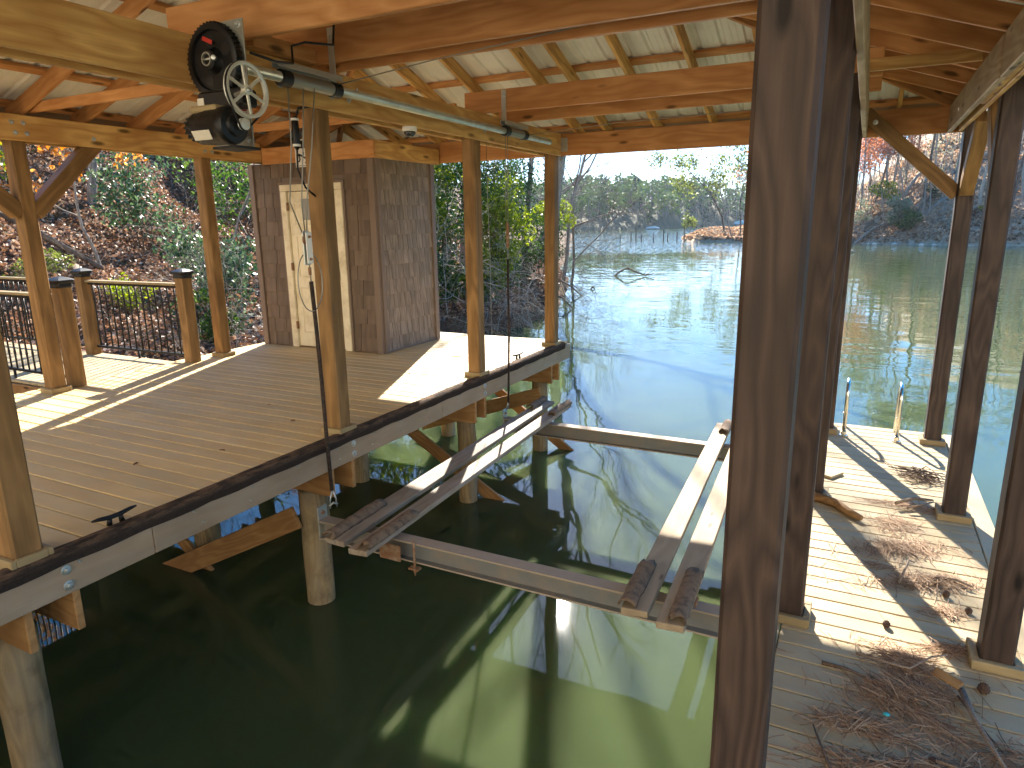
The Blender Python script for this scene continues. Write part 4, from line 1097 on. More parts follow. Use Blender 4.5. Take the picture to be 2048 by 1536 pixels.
# ------------------------------------------------------------------ terrain
def vnoise(x, y, s, seed=0):
    """cheap smooth value noise, vectorised"""
    x = np.asarray(x, float) / s; y = np.asarray(y, float) / s
    xi = np.floor(x).astype(np.int64); yi = np.floor(y).astype(np.int64); fx = x - xi; fy = y - yi
    fx = fx * fx * (3 - 2 * fx); fy = fy * fy * (3 - 2 * fy)
    def h(a, b_):
        v = np.sin(a * 127.1 + b_ * 311.7 + seed * 74.7) * 43758.5453; return v - np.floor(v)
    return (h(xi, yi) * (1 - fx) + h(xi + 1, yi) * fx) * (1 - fy) + (h(xi, yi + 1) * (1 - fx) + h(xi + 1, yi + 1) * fx) * fy
LY = [-60, 3, 8, 12, 16.2, 17.3, 18.1, 20, 23.6, 34, 41, 70, 145, 203, 240]
LX = [-7.9, -7.7, -8.1, -9.7, -10.3, -9.4, -8.9, -9.2, -10.1, -13.9, -17.4, -28.7, -58.5, -80, -96]
def hL(x, y):
    x = np.asarray(x, float); y = np.asarray(y, float)
    d = np.interp(y, LY, LX) - x + .5 * (vnoise(x, y, 1.7, 1) - .5)
    z = np.where(d < 0, WZ - .05 + d * .5, np.interp(d, [0, .25, .8, 3.2, 6, 14, 30, 80, 200], [WZ - .05, WZ + .35, WZ + .75, -.30, .75, 5.0, 11.0, 20, 28]))
    return z + np.clip(d, 0, 1.5) * (.22 * (vnoise(x, y, 1.1, 2) - .5) + .45 * (vnoise(x, y, 3.3, 3) - .5))
FX_ = [-260, -120, -80, -66, -62, -50, 0, 60, 200]; FYs = [180, 192, 204, 236, 300, 345, 360, 350, 330]
def hF(x, y):
    x = np.asarray(x, float); y = np.asarray(y, float)
    d = y - np.interp(x, FX_, FYs)
    z = np.where(d < 0, WZ - .1 + d * .2, np.interp(d, [0, 3, 30, 90, 200], [WZ, WZ + .8, 2.2, 8.5, 11]))
    return z + np.clip(d / 20, 0, 1) * 4.0 * (vnoise(x, y, 45, 5) - .5)
RX_ = [-24.2, -23.3, -20, -15, -8, -2, 3.5, 7.8, 13.8, 30, 80, 200]; RY_ = [103, 101, 95.5, 94.8, 92, 90, 88.3, 84.6, 84.6, 78, 60, 40]
def hR(x, y):
    x = np.asarray(x, float); y = np.asarray(y, float)
    d = y - np.interp(x, RX_, RY_) + .8 * (vnoise(x, y, 3, 7) - .5)
    D = np.interp(x, [-24.2, -22, -15, -8, -2, 5], [0, 7, 24, 40, 70, 160])
    d = np.minimum(d, D - d); d = np.where(x < -24.2, -2, d)
    s = np.interp(x, [-24, -18, -10, 0, 6, 14, 40], [.22, .26, .28, .45, .62, .75, .8])
    hm = np.interp(x, [-24, -18, -10, 0, 6, 14, 40], [.9, 2.4, 4.0, 10.0, 20, 32, 40])
    z = np.where(d < 0, WZ - .1 + d * .3, WZ + .05 + np.minimum(np.clip(d, 0, .5) * .9, .45) + hm * (1 - np.exp(-np.clip(d, 0, 200) * s / hm)))
    return z + np.clip(d / 3, 0, 1) * (1.2 * (vnoise(x, y, 5, 8) - .5) + .8 * (vnoise(x, y, 2.2, 9) - .5))
def grid(name, fn, xs, ys, mat, label):
    X, Y = np.meshgrid(xs, ys); Z = fn(X, Y); V = np.stack([X, Y, Z], -1).reshape(-1, 3); nx, ny = len(xs), len(ys)
    i = np.arange(nx * ny).reshape(ny, nx)
    F = np.stack([i[:-1, :-1], i[:-1, 1:], i[1:, 1:], i[1:, :-1]], -1).reshape(-1, 4)
    keep = (V[F][:, :, 2].max(1) > WZ - 1.2); F = F[keep]
    return tag(link(name, npmesh(name, V, F, mat, True)), label, 'ground', kind='structure')
def hB(x, y):
    x = np.asarray(x, float); y = np.asarray(y, float)
    d = -5.6 - y + .9 * (vnoise(x, y, 4, 12) - .5)
    return np.where(d < 0, WZ - .1 + d * .3, np.interp(d, [0, 1, 6, 20, 45], [WZ, WZ + 1.0, 5.0, 20, 30])) + np.clip(d, 0, 1) * .8 * (vnoise(x, y, 3, 13) - .5)
def soil(name, stops, scale, moss=None):
    m, nt, b, out = newmat(name); t = NT(nt); g = t.n('ShaderNodeNewGeometry'); p = g.outputs['Position']
    n = t.noise(p, scale, 6, .72); n2 = t.noise(p, scale * .12, 3, .6)
    col = t.ramp(n.outputs[0], stops)
    if moss: col = t.mix(t.ramp(n2.outputs[0], [(.5, (0, 0, 0)), (.68, (.8, .8, .8))]), col, moss)
    t.l(col, b.inputs['Base Color']); b.inputs['Roughness'].default_value = .95; b.inputs['Specular IOR Level'].default_value = .15
    t.l(t.bump(n.outputs[0], .9, .06), b.inputs['Normal'])
    return m
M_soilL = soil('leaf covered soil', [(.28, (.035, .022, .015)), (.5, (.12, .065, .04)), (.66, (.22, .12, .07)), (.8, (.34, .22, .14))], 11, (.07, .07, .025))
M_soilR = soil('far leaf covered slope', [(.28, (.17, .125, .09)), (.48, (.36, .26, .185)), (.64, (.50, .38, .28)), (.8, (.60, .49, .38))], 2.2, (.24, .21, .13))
M_soilF = soil('far shore ground', [(.3, (.05, .06, .03)), (.6, (.11, .10, .06)), (.8, (.19, .15, .10))], .3)
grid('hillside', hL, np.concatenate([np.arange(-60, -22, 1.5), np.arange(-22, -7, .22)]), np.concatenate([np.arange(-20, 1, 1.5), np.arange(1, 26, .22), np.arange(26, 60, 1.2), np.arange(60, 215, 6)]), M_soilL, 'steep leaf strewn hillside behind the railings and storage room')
grid('far_shore', hF, np.arange(-260, 201, 6.0), np.arange(176, 521, 6.0), M_soilF, 'low far shore with wooded hill')
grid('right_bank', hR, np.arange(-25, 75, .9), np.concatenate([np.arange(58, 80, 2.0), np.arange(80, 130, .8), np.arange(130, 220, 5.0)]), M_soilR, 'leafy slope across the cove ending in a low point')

M_soilB = soil('pale bounce slope', [(.28, (.30, .25, .175)), (.48, (.52, .45, .335)), (.64, (.61, .545, .42)), (.8, (.66, .61, .49))], 3.0)  # paled to reflect more sunlight into the boathouse
grid('bounce_hillside', hB, np.arange(-50, 80, 1.5), np.arange(-58, 40, 1.5), M_soilB, 'unseen leafy slope added behind the viewer to bounce sunlight under the roof')  # out of view, added to throw warm fill light under the roof
# ------------------------------------------------------------------ vegetation tools
def segmesh(name, S, mat, sides=4):
    """S: (n,8) p0 p1 r0 r1 -> frustums"""
    S = np.asarray(S, float); p0, p1, r0, r1 = S[:, :3], S[:, 3:6], S[:, 6], S[:, 7]
    d = p1 - p0; d /= np.linalg.norm(d, axis=1, keepdims=True) + 1e-9
    ref = np.where(np.abs(d[:, 2:3]) < .9, [[0, 0, 1.]], [[1., 0, 0]]); a = np.cross(ref, d); a /= np.linalg.norm(a, axis=1, keepdims=True) + 1e-9; b_ = np.cross(d, a)
    th = np.arange(sides) * 2 * np.pi / sides; n = len(S)
    ring = a[:, None, :] * np.cos(th)[None, :, None] + b_[:, None, :] * np.sin(th)[None, :, None]
    V = np.concatenate([p0[:, None] + ring * r0[:, None, None], p1[:, None] + ring * r1[:, None, None]], 1).reshape(-1, 3)
    base = (np.arange(n) * 2 * sides)[:, None]; k = np.arange(sides); k2 = (k + 1) % sides
    F = np.stack([base + k, base + k2, base + sides + k2, base + sides + k], -1).reshape(-1, 4)
    return npmesh(name, V, F, mat, True)
def leafquads(C, size, q, aspect=.5, droop=0.0, flat=0.0):
    n = len(C); a = q.normal(0, 1, (n, 3)); a[:, 2] = a[:, 2] * (1 - flat) - droop; a /= np.linalg.norm(a, axis=1, keepdims=True)
    r = q.normal(0, 1, (n, 3)); r[:, :2] *= (1 + flat * 2); b_ = np.cross(a, np.cross(r, a)) if False else np.cross(a, r); b_ /= np.linalg.norm(b_, axis=1, keepdims=True) + 1e-9
    s = (size if np.ndim(size) else np.full(n, size))[:, None] * q.uniform(.7, 1.3, (n, 1))
    V = np.stack([C - a * s * .5, C + b_ * s * .5 * aspect, C + a * s * .5, C - b_ * s * .5 * aspect], 1).reshape(-1, 3)
    F = np.arange(4 * n).reshape(n, 4)
    return V, F
def leafobj(name, C, size, mat, q, parent=None, aspect=.5, droop=0., flat=0., rnd=None, origin=None):
    V, F = leafquads(np.asarray(C, float), size, q, aspect, droop, flat)
    o = np.zeros(3) if origin is None else np.asarray(origin, float)
    return link(name, npmesh(name, V - o, F, mat, rnd=q.random(len(F)) if rnd is None else rnd), parent, Matrix.Translation(o))
def grow(q, base, d, L, r, depth, S, tips, nseg=5, spread=.6, up=.08, wob=.12, kids=(3, 5), shrink=.62, start=.35, rmin=.004):
    p = np.array(base, float); d = np.array(d, float); d /= np.linalg.norm(d); pts = [p.copy()]; rad = [r]
    for i in range(nseg):
        d = d + q.normal(0, wob, 3) + np.array([0, 0, up]); d /= np.linalg.norm(d)
        pn = p + d * L / nseg; rn = r * (1 - .78 * (i + 1) / nseg) if depth > 0 else r * (1 - .85 * (i + 1) / nseg)
        S.append((*p, *pn, rad[-1], max(rn, rmin * .5))); p = pn; pts.append(p.copy()); rad.append(max(rn, rmin * .5))
    tips.append(p.copy())
    if depth <= 0: 
        for k in range(1, nseg): tips.append(pts[k].copy())
        return
    for k in range(q.integers(kids[0], kids[1] + 1)):
        tt = start + (1 - start) * (k + q.random()) / (kids[1] + .5); tt = min(tt, .98); i = min(int(tt * nseg), nseg - 1); f = tt * nseg - i
        b0 = pts[i] * (1 - f) + pts[i + 1] * f; rr_ = rad[i] * (1 - f) + rad[i + 1] * f
        dd = pts[i + 1] - pts[i]; dd /= np.linalg.norm(dd); s = q.normal(0, 1, 3); s -= dd * s.dot(dd); s /= np.linalg.norm(s)
        nd = dd * (1 - spread * .5) + s * spread * q.uniform(.7, 1.3)
        grow(q, b0, nd, L * shrink * q.uniform(.7, 1.1) * (1.15 - .5 * tt), max(rr_ * .62, rmin), depth - 1, S, tips, max(3, nseg - 1), spread, up, wob * 1.25, kids, shrink, .25, rmin)
M_barkG = barkmat('grey bark', (.12, .10, .085), (.34, .30, .26))
M_barkB = barkmat('brown bark', (.07, .05, .04), (.20, .15, .11))
M_pale = barkmat('pale dead branch', (.22, .19, .16), (.46, .42, .36))
GREEN = leafmat('dark evergreen leaf', [(0, (.012, .035, .014)), (.5, (.030, .070, .028)), (.85, (.06, .11, .045)), (1, (.12, .17, .09))], .3, .45, .35)
YGREEN = leafmat('yellow green leaf', [(0, (.07, .11, .012)), (.5, (.16, .21, .02)), (1, (.30, .33, .05))], .5, .5, .3)
MGREEN = leafmat('mid green leaf', [(0, (.02, .055, .012)), (.5, (.055, .11, .022)), (1, (.13, .18, .05))], .4, .5, .3)
ORANGE = leafmat('dry orange beech leaf', [(0, (.25, .09, .025)), (.5, (.45, .19, .06)), (1, (.62, .34, .14))], .5, .6, .3)
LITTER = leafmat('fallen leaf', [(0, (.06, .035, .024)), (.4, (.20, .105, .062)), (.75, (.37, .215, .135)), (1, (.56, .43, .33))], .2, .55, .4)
LITTERR = leafmat('fallen leaf lightened for sun', [(0, (.14, .085, .055)), (.4, (.30, .19, .12)), (.75, (.46, .32, .22)), (1, (.62, .50, .38))], .45, .7, .2)  # lighter leaf copy, brightness of the far slope put into its colour
RHODO = leafmat('glossy rhododendron leaf', [(0, (.025, .06, .025)), (.5, (.06, .115, .05)), (.8, (.12, .18, .09)), (1, (.21, .27, .17))], .3, .4, .4)
PINE = leafmat('pine needle tuft', [(0, (.06, .085, .02)), (.5, (.13, .16, .04)), (1, (.24, .26, .09))], .45, .5, .3)
REDL = leafmat('red orange leaf', [(0, (.36, .13, .07)), (.5, (.55, .24, .14)), (1, (.65, .40, .27))], .5, .7, .2)
GREYG = leafmat('grey green twig leaf', [(0, (.16, .18, .11)), (.5, (.27, .29, .20)), (1, (.42, .43, .33))], .5, .7, .2)

def tree(name, base, H, r, label, seed, depth=3, lean=(0, 0, 1), bark=None, group=None, leaf=None, nleaf=0, lsize=.1, cat='tree', crown_from=.3, spread=.6, kids=(3, 5), sides=5, rmin=.004, aspect=.5, shrink=.62, wob=.12, nseg=7, start=.35, clump=.12, fine=0):
    q = np.random.default_rng(seed); S, tips = [], []
    grow(q, (0, 0, 0), lean, H, r, depth, S, tips, nseg, spread, .06, wob, kids, shrink, start, rmin)
    root = empty(name, base, label, cat, group)
    S = np.array(S); nt_ = nseg
    link('trunk', segmesh('trunk', S[:nt_], bark or M_barkG, 8), root, Matrix.Translation(base))
    link('branches', segmesh('branches', S[nt_:], bark or M_barkG, sides - 1 if len(S) > 500 else sides), root, Matrix.Translation(base))
    if leaf is not None and nleaf:
        tp = np.array(tips); tp = tp[tp[:, 2] > crown_from * tp[:, 2].max()]
        C = tp[q.integers(0, len(tp), nleaf)] + q.normal(0, clump * H * .1, (nleaf, 3))
        o = leafobj('crown', C, lsize, leaf, q, None, aspect)
        reg(o, Matrix.Translation(base), root)
    return root
def bush(name, c, rad, n, size, mat, label, seed, lobes=9, stems=7, aspect=.45, group=None, cat='shrub', bark=None, ground=None, droop=.2):
    """leaf shells over overlapping lobes, so outline is uneven and gaps show"""
    q = np.random.default_rng(seed); c = np.array(c, float); rad = np.array(rad, float)
    lc = q.normal(0, .45, (lobes, 3)) * rad; lr = q.uniform(.32, .62, lobes) * rad.mean()
    w = lr ** 2 / (lr ** 2).sum(); idx = q.choice(lobes, n, p=w)
    d = q.normal(0, 1, (n, 3)); d /= np.linalg.norm(d, axis=1, keepdims=True)
    C = lc[idx] + d * lr[idx][:, None] * (q.random((n, 1)) ** .33) * np.array([1, 1, .85])
    keep = vnoise(C[:, 0] * 3 + C[:, 2] * 2, C[:, 1] * 3 - C[:, 2], .8, seed) > .22; C = C[keep]
    gz = -rad[2] if ground is None else ground - c[2]
    C = C[C[:, 2] > gz]
    root = empty(name, (c[0], c[1], c[2] + gz), label, cat, group)
    # leaves of one lobe lean to one tone
    o = leafobj('foliage', C, size, mat, q, None, aspect, droop, rnd=np.clip(q.random(len(C)) * .75 + .25 * q.random(lobes)[idx[keep][:len(idx)]][:len(C)] if False else q.random(len(C)), 0, 1)); reg(o, Matrix.Translation(c), root)
    S = []
    for k in range(stems):
        a = np.array([q.normal(0, .12 * rad[0]), q.normal(0, .12 * rad[1]), gz]); e = lc[k % lobes]; m_ = (a + e) / 2 + q.normal(0, .15, 3) * rad
        S += [(*a, *m_, .03 * rad.mean() * .6, .02 * rad.mean() * .6), (*m_, *e, .02 * rad.mean() * .6, .006)]
        for j in range(4):
            e2 = e + q.normal(0, .35, 3) * rad; S.append((*((m_ + e) / 2), *e2, .007, .003))
    link('stems', segmesh('stems', S, bark or M_barkB, 4), root, Matrix.Translation(c))
    return root
def twigs(name, c, n, L, label, seed, bias=(0, 0, .3), mat=None, spreadv=(.5, .5, .2), r=.012, depth=2, cat='branches', group=None, kids=(3, 5)):
    q = np.random.default_rng(seed); S, tips = [], []
    for k in range(n):
        b0 = q.normal(0, 1, 3) * np.array(spreadv); d = q.normal(0, .6, 3) + np.array(bias)
        grow(q, b0, d, L * q.uniform(.6, 1.2), r, depth, S, tips, 5, .55, -.02, .16, kids, .6, .3, .003)
    o = link(name, segmesh(name, S, mat or M_pale, 3), None, Matrix.Translation(c)); return tag(o, label, cat, group)

# ------------------------------------------------------------------ near hillside
q = np.random.default_rng(21)
n = 90000
yv = q.uniform(2, 19, n); dv_ = q.random(n) ** 1.3 * 16; xv = np.interp(yv, LY, LX) - .3 - dv_
zv = hL(xv, yv); C = np.stack([xv, yv, zv + q.random(n) ** 2 * .07 + .01], 1)
keep = ~((xv > -11.5) & (yv > 3.9) & (yv < 5.6) & (zv > -.3) & (xv > -10.4))
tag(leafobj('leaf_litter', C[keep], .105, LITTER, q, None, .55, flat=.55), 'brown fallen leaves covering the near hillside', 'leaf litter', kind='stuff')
n = 26000
yv = q.uniform(14, 45, n); xv = np.interp(yv, LY, LX) - .2 - q.random(n) ** 1.5 * 9; zv = hL(xv, yv)
tag(leafobj('leaf_litter', np.stack([xv, yv, zv + .03], 1), .14, LITTER, q, None, .55, flat=.55), 'fallen leaves along the shaded shoreline past the storage room', 'leaf litter', kind='stuff')
def G(x, y): return float(hL(x, y))
def bushL(x, y, dz, rad, n, size, mat, label, seed, **k): bush('shrub', (x, y, G(x, y) + dz), rad, n, size, mat, label, seed, ground=G(x, y) - .15, **k)
GR = 'shrubs on the near hillside'
bushL(-11.3, 9.6, .9, (1.1, 1.0, .95), 2300, .115, RHODO, 'glossy silver green rhododendron just left of the storage room', 31, group=GR)
bushL(-12.9, 10.6, .9, (1.0, .9, .8), 1500, .115, RHODO, 'glossy rhododendron higher up the hill behind second left post', 32, group=GR)
bushL(-16.4, 11.6, 1.4, (1.6, 1.2, 1.0), 1900, .13, RHODO, 'wide pale green rhododendron at top of the leafy slope', 33, group=GR)
bushL(-10.0, 8.3, .35, (.55, .5, .45), 800, .10, MGREEN, 'small leafy green shrub beside lower left of storage room', 34, group=GR, lobes=6)
bushL(-16.2, 7.6, .9, (1.3, 1.1, 1.0), 2200, .12, YGREEN, 'yellow green shrub at far left edge of the slope', 35, group=GR)
bushL(-18.5, 8.6, 1.8, (1.6, 1.2, 1.2), 1500, .14, MGREEN, 'tall dark green shrub at top left behind the post', 36, group=GR)
bushL(-12.6, 8.4, .15, (.8, .7, .28), 1400, .07, YGREEN, 'low mossy yellow green mound on the leafy slope', 37, group=GR, lobes=8, stems=3)
bushL(-13.6, 7.4, .2, (.6, .5, .3), 700, .08, PINE, 'little tufts of pale green seedlings on leafy slope', 38, group=GR, lobes=7)
bushL(-15.0, 6.3, .3, (.7, .5, .4), 700, .09, PINE, 'pale green seedling tuft near the left edge', 39, group=GR, lobes=7)
bushL(-20.0, 13.0, 2.0, (2.6, 2.0, 2.0), 3200, .16, GREEN, 'dark evergreen thicket high on the hill under the eave', 40, group=GR)
bushL(-16.5, 15.0, 1.6, (1.9, 1.6, 1.4), 2000, .14, MGREEN, 'green thicket on the hill between left posts', 41, group=GR)
for k, (x, y, H_, n_, lab) in enumerate(((-14.2, 9.0, 3.2, 620, 'young beech with orange dry leaves left of second post'), (-17.5, 9.2, 4.2, 800, 'orange leaved beech sapling at top left of hillside'), (-16.6, 6.9, 3.2, 420, 'orange beech sapling at extreme left edge'), (-13.4, 11.4, 4.2, 650, 'orange beech sapling rising behind the rhododendrons'))):
    tree('beech_sapling', (x, y, G(x, y)), H_, .035, lab, 60 + k, 3, (.1, -.2, 1), M_barkG, 'beech saplings on the near hillside', ORANGE, n_, .12, spread=.9, kids=(3, 5), sides=4, clump=.18, aspect=.5)
twigs('brush', (-10.4, 8.9, G(-10.4, 8.9) + .5), 26, 1.5, 'tangle of thin grey twigs beside the storage room corner', 71, (.1, -.1, .5), M_pale, (.5, .5, .4), .008)
twigs('brush', (-12.4, 7.2, G(-12.4, 7.2) + .1), 22, 1.6, 'dead twigs scattered on leafy slope above railing', 72, (.2, .0, .15), M_barkB, (2.2, 1.0, .2), .010)
twigs('brush', (-9.3, 6.6, G(-9.3, 6.6) + .1), 16, 1.0, 'dry weed stalks behind the black railing', 73, (.1, .0, .6), M_pale, (1.0, .6, .1), .006)
for k, (a, c_, lab) in enumerate((((-13.9, 8.3), (-12.8, 7.7), 'short dark log lying on leafy slope'), ((-16.8, 8.0), (-14.0, 8.9), 'fallen grey branch high on leafy slope'), ((-15.8, 6.3), (-14.4, 6.6), 'grey log at left edge of leafy slope'))):
    p0 = (a[0], a[1], G(*a) + .07); p1 = (c_[0], c_[1], G(*c_) + .07)
    tag(tube('fallen_log', [p0, ((p0[0] + p1[0]) / 2, (p0[1] + p1[1]) / 2, (p0[2] + p1[2]) / 2 + .06), p1], [.08, .075, .05], M_barkB, None, 8), lab, 'log', 'fallen logs on the near hillside')
for k, (x, y, H_, r_, lab) in enumerate(((-13.0, 13.0, 9, .10, 'grey trunk on hillside left of the storage room'), (-18.0, 11.4, 9, .12, 'bare trunk near the top left of the hillside'), (-14.4, 16.5, 11, .14, 'grey tree behind the storage room'))):
    tree('bare_tree', (x, y, G(x, y) - .1), H_, r_, lab, 80 + k, 3, (.05, 0, 1), M_barkG, 'bare trees on the near hillside', spread=.55)

# ------------------------------------------------------------------ shoreline past the storage room
GS = 'evergreen shrubs on the shore past the storage room'
def bushS(x, y, z, rad, n, size, mat, label, seed, **k): bush('shrub', (x, y, z), rad, n, size, mat, label, seed, ground=G(x, y) - .2, group=GS, **k)
bushS(-9.95, 18.3, 1.35, (1.0, .9, 1.45), 5200, .11, YGREEN, 'bright yellow green evergreen glowing in sun behind the third slip post', 91, lobes=14, stems=9)
bushS(-11.0, 16.6, 1.0, (1.1, 1.0, 1.9), 5200, .11, MGREEN, 'green evergreen shrub between storage room and third slip post', 92, lobes=14, stems=9)
bushS(-12.0, 17.2, 2.8, (1.2, 1.0, 1.3), 3400, .11, YGREEN, 'yellow tinted evergreen above the storage room roofline', 93, lobes=11)
bushS(-10.3, 17.4, -.1, (1.1, .9, .9), 3400, .10, MGREEN, 'low green evergreen over the bank right of storage room', 94, lobes=11)
bushS(-11.3, 21.2, 2.3, (1.5, 1.4, 1.9), 5200, .12, GREEN, 'dark evergreen between the last two slip posts', 95, lobes=14)
bushS(-12.6, 19.4, 3.0, (1.5, 1.3, 1.6), 3800, .13, GREEN, 'dark evergreen crown at upper left behind third slip post', 96, lobes=12)
bushS(-10.9, 24.0, .75, (1.0, .9, 1.3), 3400, .11, MGREEN, 'green shrub leaning over water right of the last slip post', 97, lobes=12)
bushS(-11.6, 23.0, -.4, (1.2, 1.0, .8), 2400, .11, GREEN, 'dark low shrub at water edge behind last slip post', 98, lobes=10)
bushS(-10.6, 15.6, .6, (.9, .8, 1.1), 3000, .11, MGREEN, 'bushy green evergreen hugging the far storage room corner', 191, lobes=12)
bushS(-11.9, 15.6, 2.4, (1.2, 1.0, 1.3), 3200, .115, YGREEN, 'tall yellow green evergreen right behind the storage room', 192, lobes=12)
bushS(-10.2, 19.6, .3, (1.0, .9, .9), 2800, .11, MGREEN, 'green evergreen low between third and last slip posts', 193, lobes=11)
bushS(-10.9, 19.6, 2.7, (1.1, 1.0, 1.2), 3000, .11, MGREEN, 'green evergreen crown high between third and last slip posts', 194, lobes=11)
bushS(-12.6, 24.5, 2.2, (1.5, 1.3, 1.9), 3600, .13, GREEN, 'dark evergreen behind the thick leaning trunk', 195, lobes=12)
bushS(-13.2, 20.8, 4.6, (1.6, 1.3, 1.5), 2800, .14, GREEN, 'dark treetop under the eave behind third slip post', 196, lobes=11)
bushS(-11.2, 25.6, 1.9, (.9, .8, 1.1), 2600, .11, YGREEN, 'sunlit yellow green shrub right of the last slip post', 197, lobes=10)
bushS(-10.6, 16.2, 1.9, (.9, .8, 1.0), 3000, .10, YGREEN, 'sunlit leafy evergreen top beside the storage room corner', 198, lobes=11)
bushS(-9.7, 17.6, .45, (.8, .7, .8), 2600, .10, YGREEN, 'sunlit green shrub just above the bank behind third slip post', 199, lobes=10)
tree('bare_tree', (-11.0, 25.2, G(-11.0, 25.2) - .2), 15, .26, 'thick pale trunk leaning right beside the last slip post', 101, 4, (.09, .02, 1), M_barkG, 'leaning shoreline trees', spread=.6, kids=(4, 6), start=.22, rmin=.005, nseg=9, wob=.05)
tree('bare_tree', (-12.6, 30.0, G(-12.6, 30) - .3), 12, .10, 'slimmer bare trunk right of the thick leaning one', 102, 4, (.10, -.02, 1), M_barkG, 'leaning shoreline trees', spread=.6, kids=(4, 6), start=.2, nseg=9, wob=.07)
tree('bare_tree', (-13.0, 32.0, G(-13.0, 32) - .3), 8, .08, 'crooked bare tree reaching right over the lake', 103, 4, (.12, -.02, 1), M_barkB, 'leaning shoreline trees', spread=.7, kids=(4, 6), start=.2, nseg=9, wob=.12)
tree('bare_tree', (-13.2, 22.0, G(-13.2, 22) - .2), 12, .17, 'straight grey trunk behind evergreens left of last slip post', 104, 3, (.02, 0, 1), M_barkG, 'leaning shoreline trees', spread=.55, nseg=8, wob=.05)
tree('bare_tree', (-17.6, 38.5, G(-17.6, 38.5) - .3), 8, .13, 'far bare tree on the left shore beyond the leaning trunks', 105, 4, (.15, 0, 1), M_barkG, 'leaning shoreline trees', spread=.65, kids=(4, 5), start=.2, nseg=8)
tree('bare_tree', (-20.6, 44.5, G(-20.6, 44.5) - .3), 8, .14, 'farthest bare tree on the left shore', 106, 4, (.12, 0, 1), M_barkG, 'leaning shoreline trees', spread=.65, kids=(4, 5), start=.2, nseg=8)
tree('bare_tree', (-13.0, 27.2, G(-13.0, 27.2) - .3), 13, .14, 'bare tree directly behind the thick leaning trunk', 107, 4, (.0, 0, 1), M_barkG, 'leaning shoreline trees', spread=.65, kids=(4, 5), start=.25, nseg=8)
GB = 'bare brush overhanging the water'
twigs('brush', (-10.0, 15.9, -.2), 16, 2.6, 'pale bare branches drooping from bank right of storage room', 111, (.5, -.2, -.05), M_pale, (.7, .5, .5), .014, 3, group=GB)
twigs('brush', (-9.2, 18.0, -.5), 18, 2.2, 'tangle of pale bare branches above water behind last slip posts', 112, (.5, -.1, -.1), M_pale, (.6, .6, .4), .012, 3, group=GB)
twigs('brush', (-10.2, 22.8, -.5), 20, 2.4, 'brown brush spilling into water right of last slip post', 113, (.6, -.1, -.1), M_barkB, (.5, .8, .4), .012, 3, group=GB)
twigs('brush', (-12.0, 27.8, -.2), 20, 3.2, 'pale twiggy brush reaching right over water below the leaning trunks', 114, (.7, .0, .0), M_pale, (.6, 1.0, .6), .014, 3, group=GB)
twigs('brush', (-14.2, 33.0, .3), 16, 3.0, 'fine bare twigs fanning out against the glittering water', 115, (.8, .1, .15), M_pale, (.8, 1.2, .8), .016, 3, group=GB)
twigs('brush', (-9.7, 17.0, -1.1), 20, 1.2, 'dark roots and brush under the eroded bank', 116, (.3, -.2, -.2), M_barkB, (.8, .8, .2), .012, 2, group=GB)
twigs('brush', (-17.6, 40.0, .6), 16, 3.0, 'distant bare brush on the left shore', 117, (.5, .1, .3), M_pale, (1.0, 1.5, .8), .016, 3, group=GB)
tag(tube('drift_log', [(-11.2, 20.8, -.75), (-10.0, 19.5, -1.15), (-8.3, 17.9, -1.55)], [.09, .085, .07], M_barkG, None, 9), 'fallen trunk sliding into water between last two slip posts', 'log')
for k, (p, lab) in enumerate(((((-10.4, 23.2, -.9), (-9.6, 22.9, -1.1), (-9.0, 22.6, -1.5)), 'upper broken branch dipping into water right of last slip post'), (((-10.2, 22.2, -1.0), (-9.4, 21.6, -1.15), (-8.9, 21.0, -1.55)), 'middle broken branch dipping into water right of last slip post'), (((-10.0, 20.6, -1.0), (-9.2, 19.9, -1.1), (-8.55, 19.4, -1.55)), 'lowest broken branch dipping into water right of last slip post'), (((-12.2, 27.5, -.6), (-10.9, 27.0, -1.1), (-10.3, 26.8, -1.5)), 'thick dead branch slanting into water below leaning trunks'))):
    tag(tube('dead_branch', p, [.05, .04, .02], M_barkB, None, 6), lab, 'branch', 'dead branches at the shore')
# arched branch standing in the lake
sb = empty('sunken_branch', (-12.0, 37.4, WZ), 'crooked dead branch arching out of the open water', 'branch')
tube('limb', [(-12.55, 37.3, WZ - .1), (-12.2, 37.35, WZ + .22), (-11.75, 37.4, WZ + .45), (-11.2, 37.45, WZ + .22), (-10.75, 37.5, WZ + .06), (-10.25, 37.5, WZ + .16)], [.05, .06, .055, .05, .04, .02], M_barkB, sb, 7)
tubes('twigs', [([(-10.85, 37.5, WZ + .1), (-10.6, 37.5, WZ + .38), (-10.5, 37.5, WZ + .62)], [.018, .012, .006]), ([(-10.7, 37.5, WZ + .1), (-10.35, 37.5, WZ + .28), (-10.2, 37.5, WZ + .40)], [.018, .012, .006]), ([(-11.75, 37.4, WZ + .45), (-11.6, 37.4, WZ + .55)], [.02, .01]), ([(-10.5, 37.5, WZ + .12), (-10.15, 37.5, WZ + .02)], [.02, .01])], M_barkB, sb, 5)
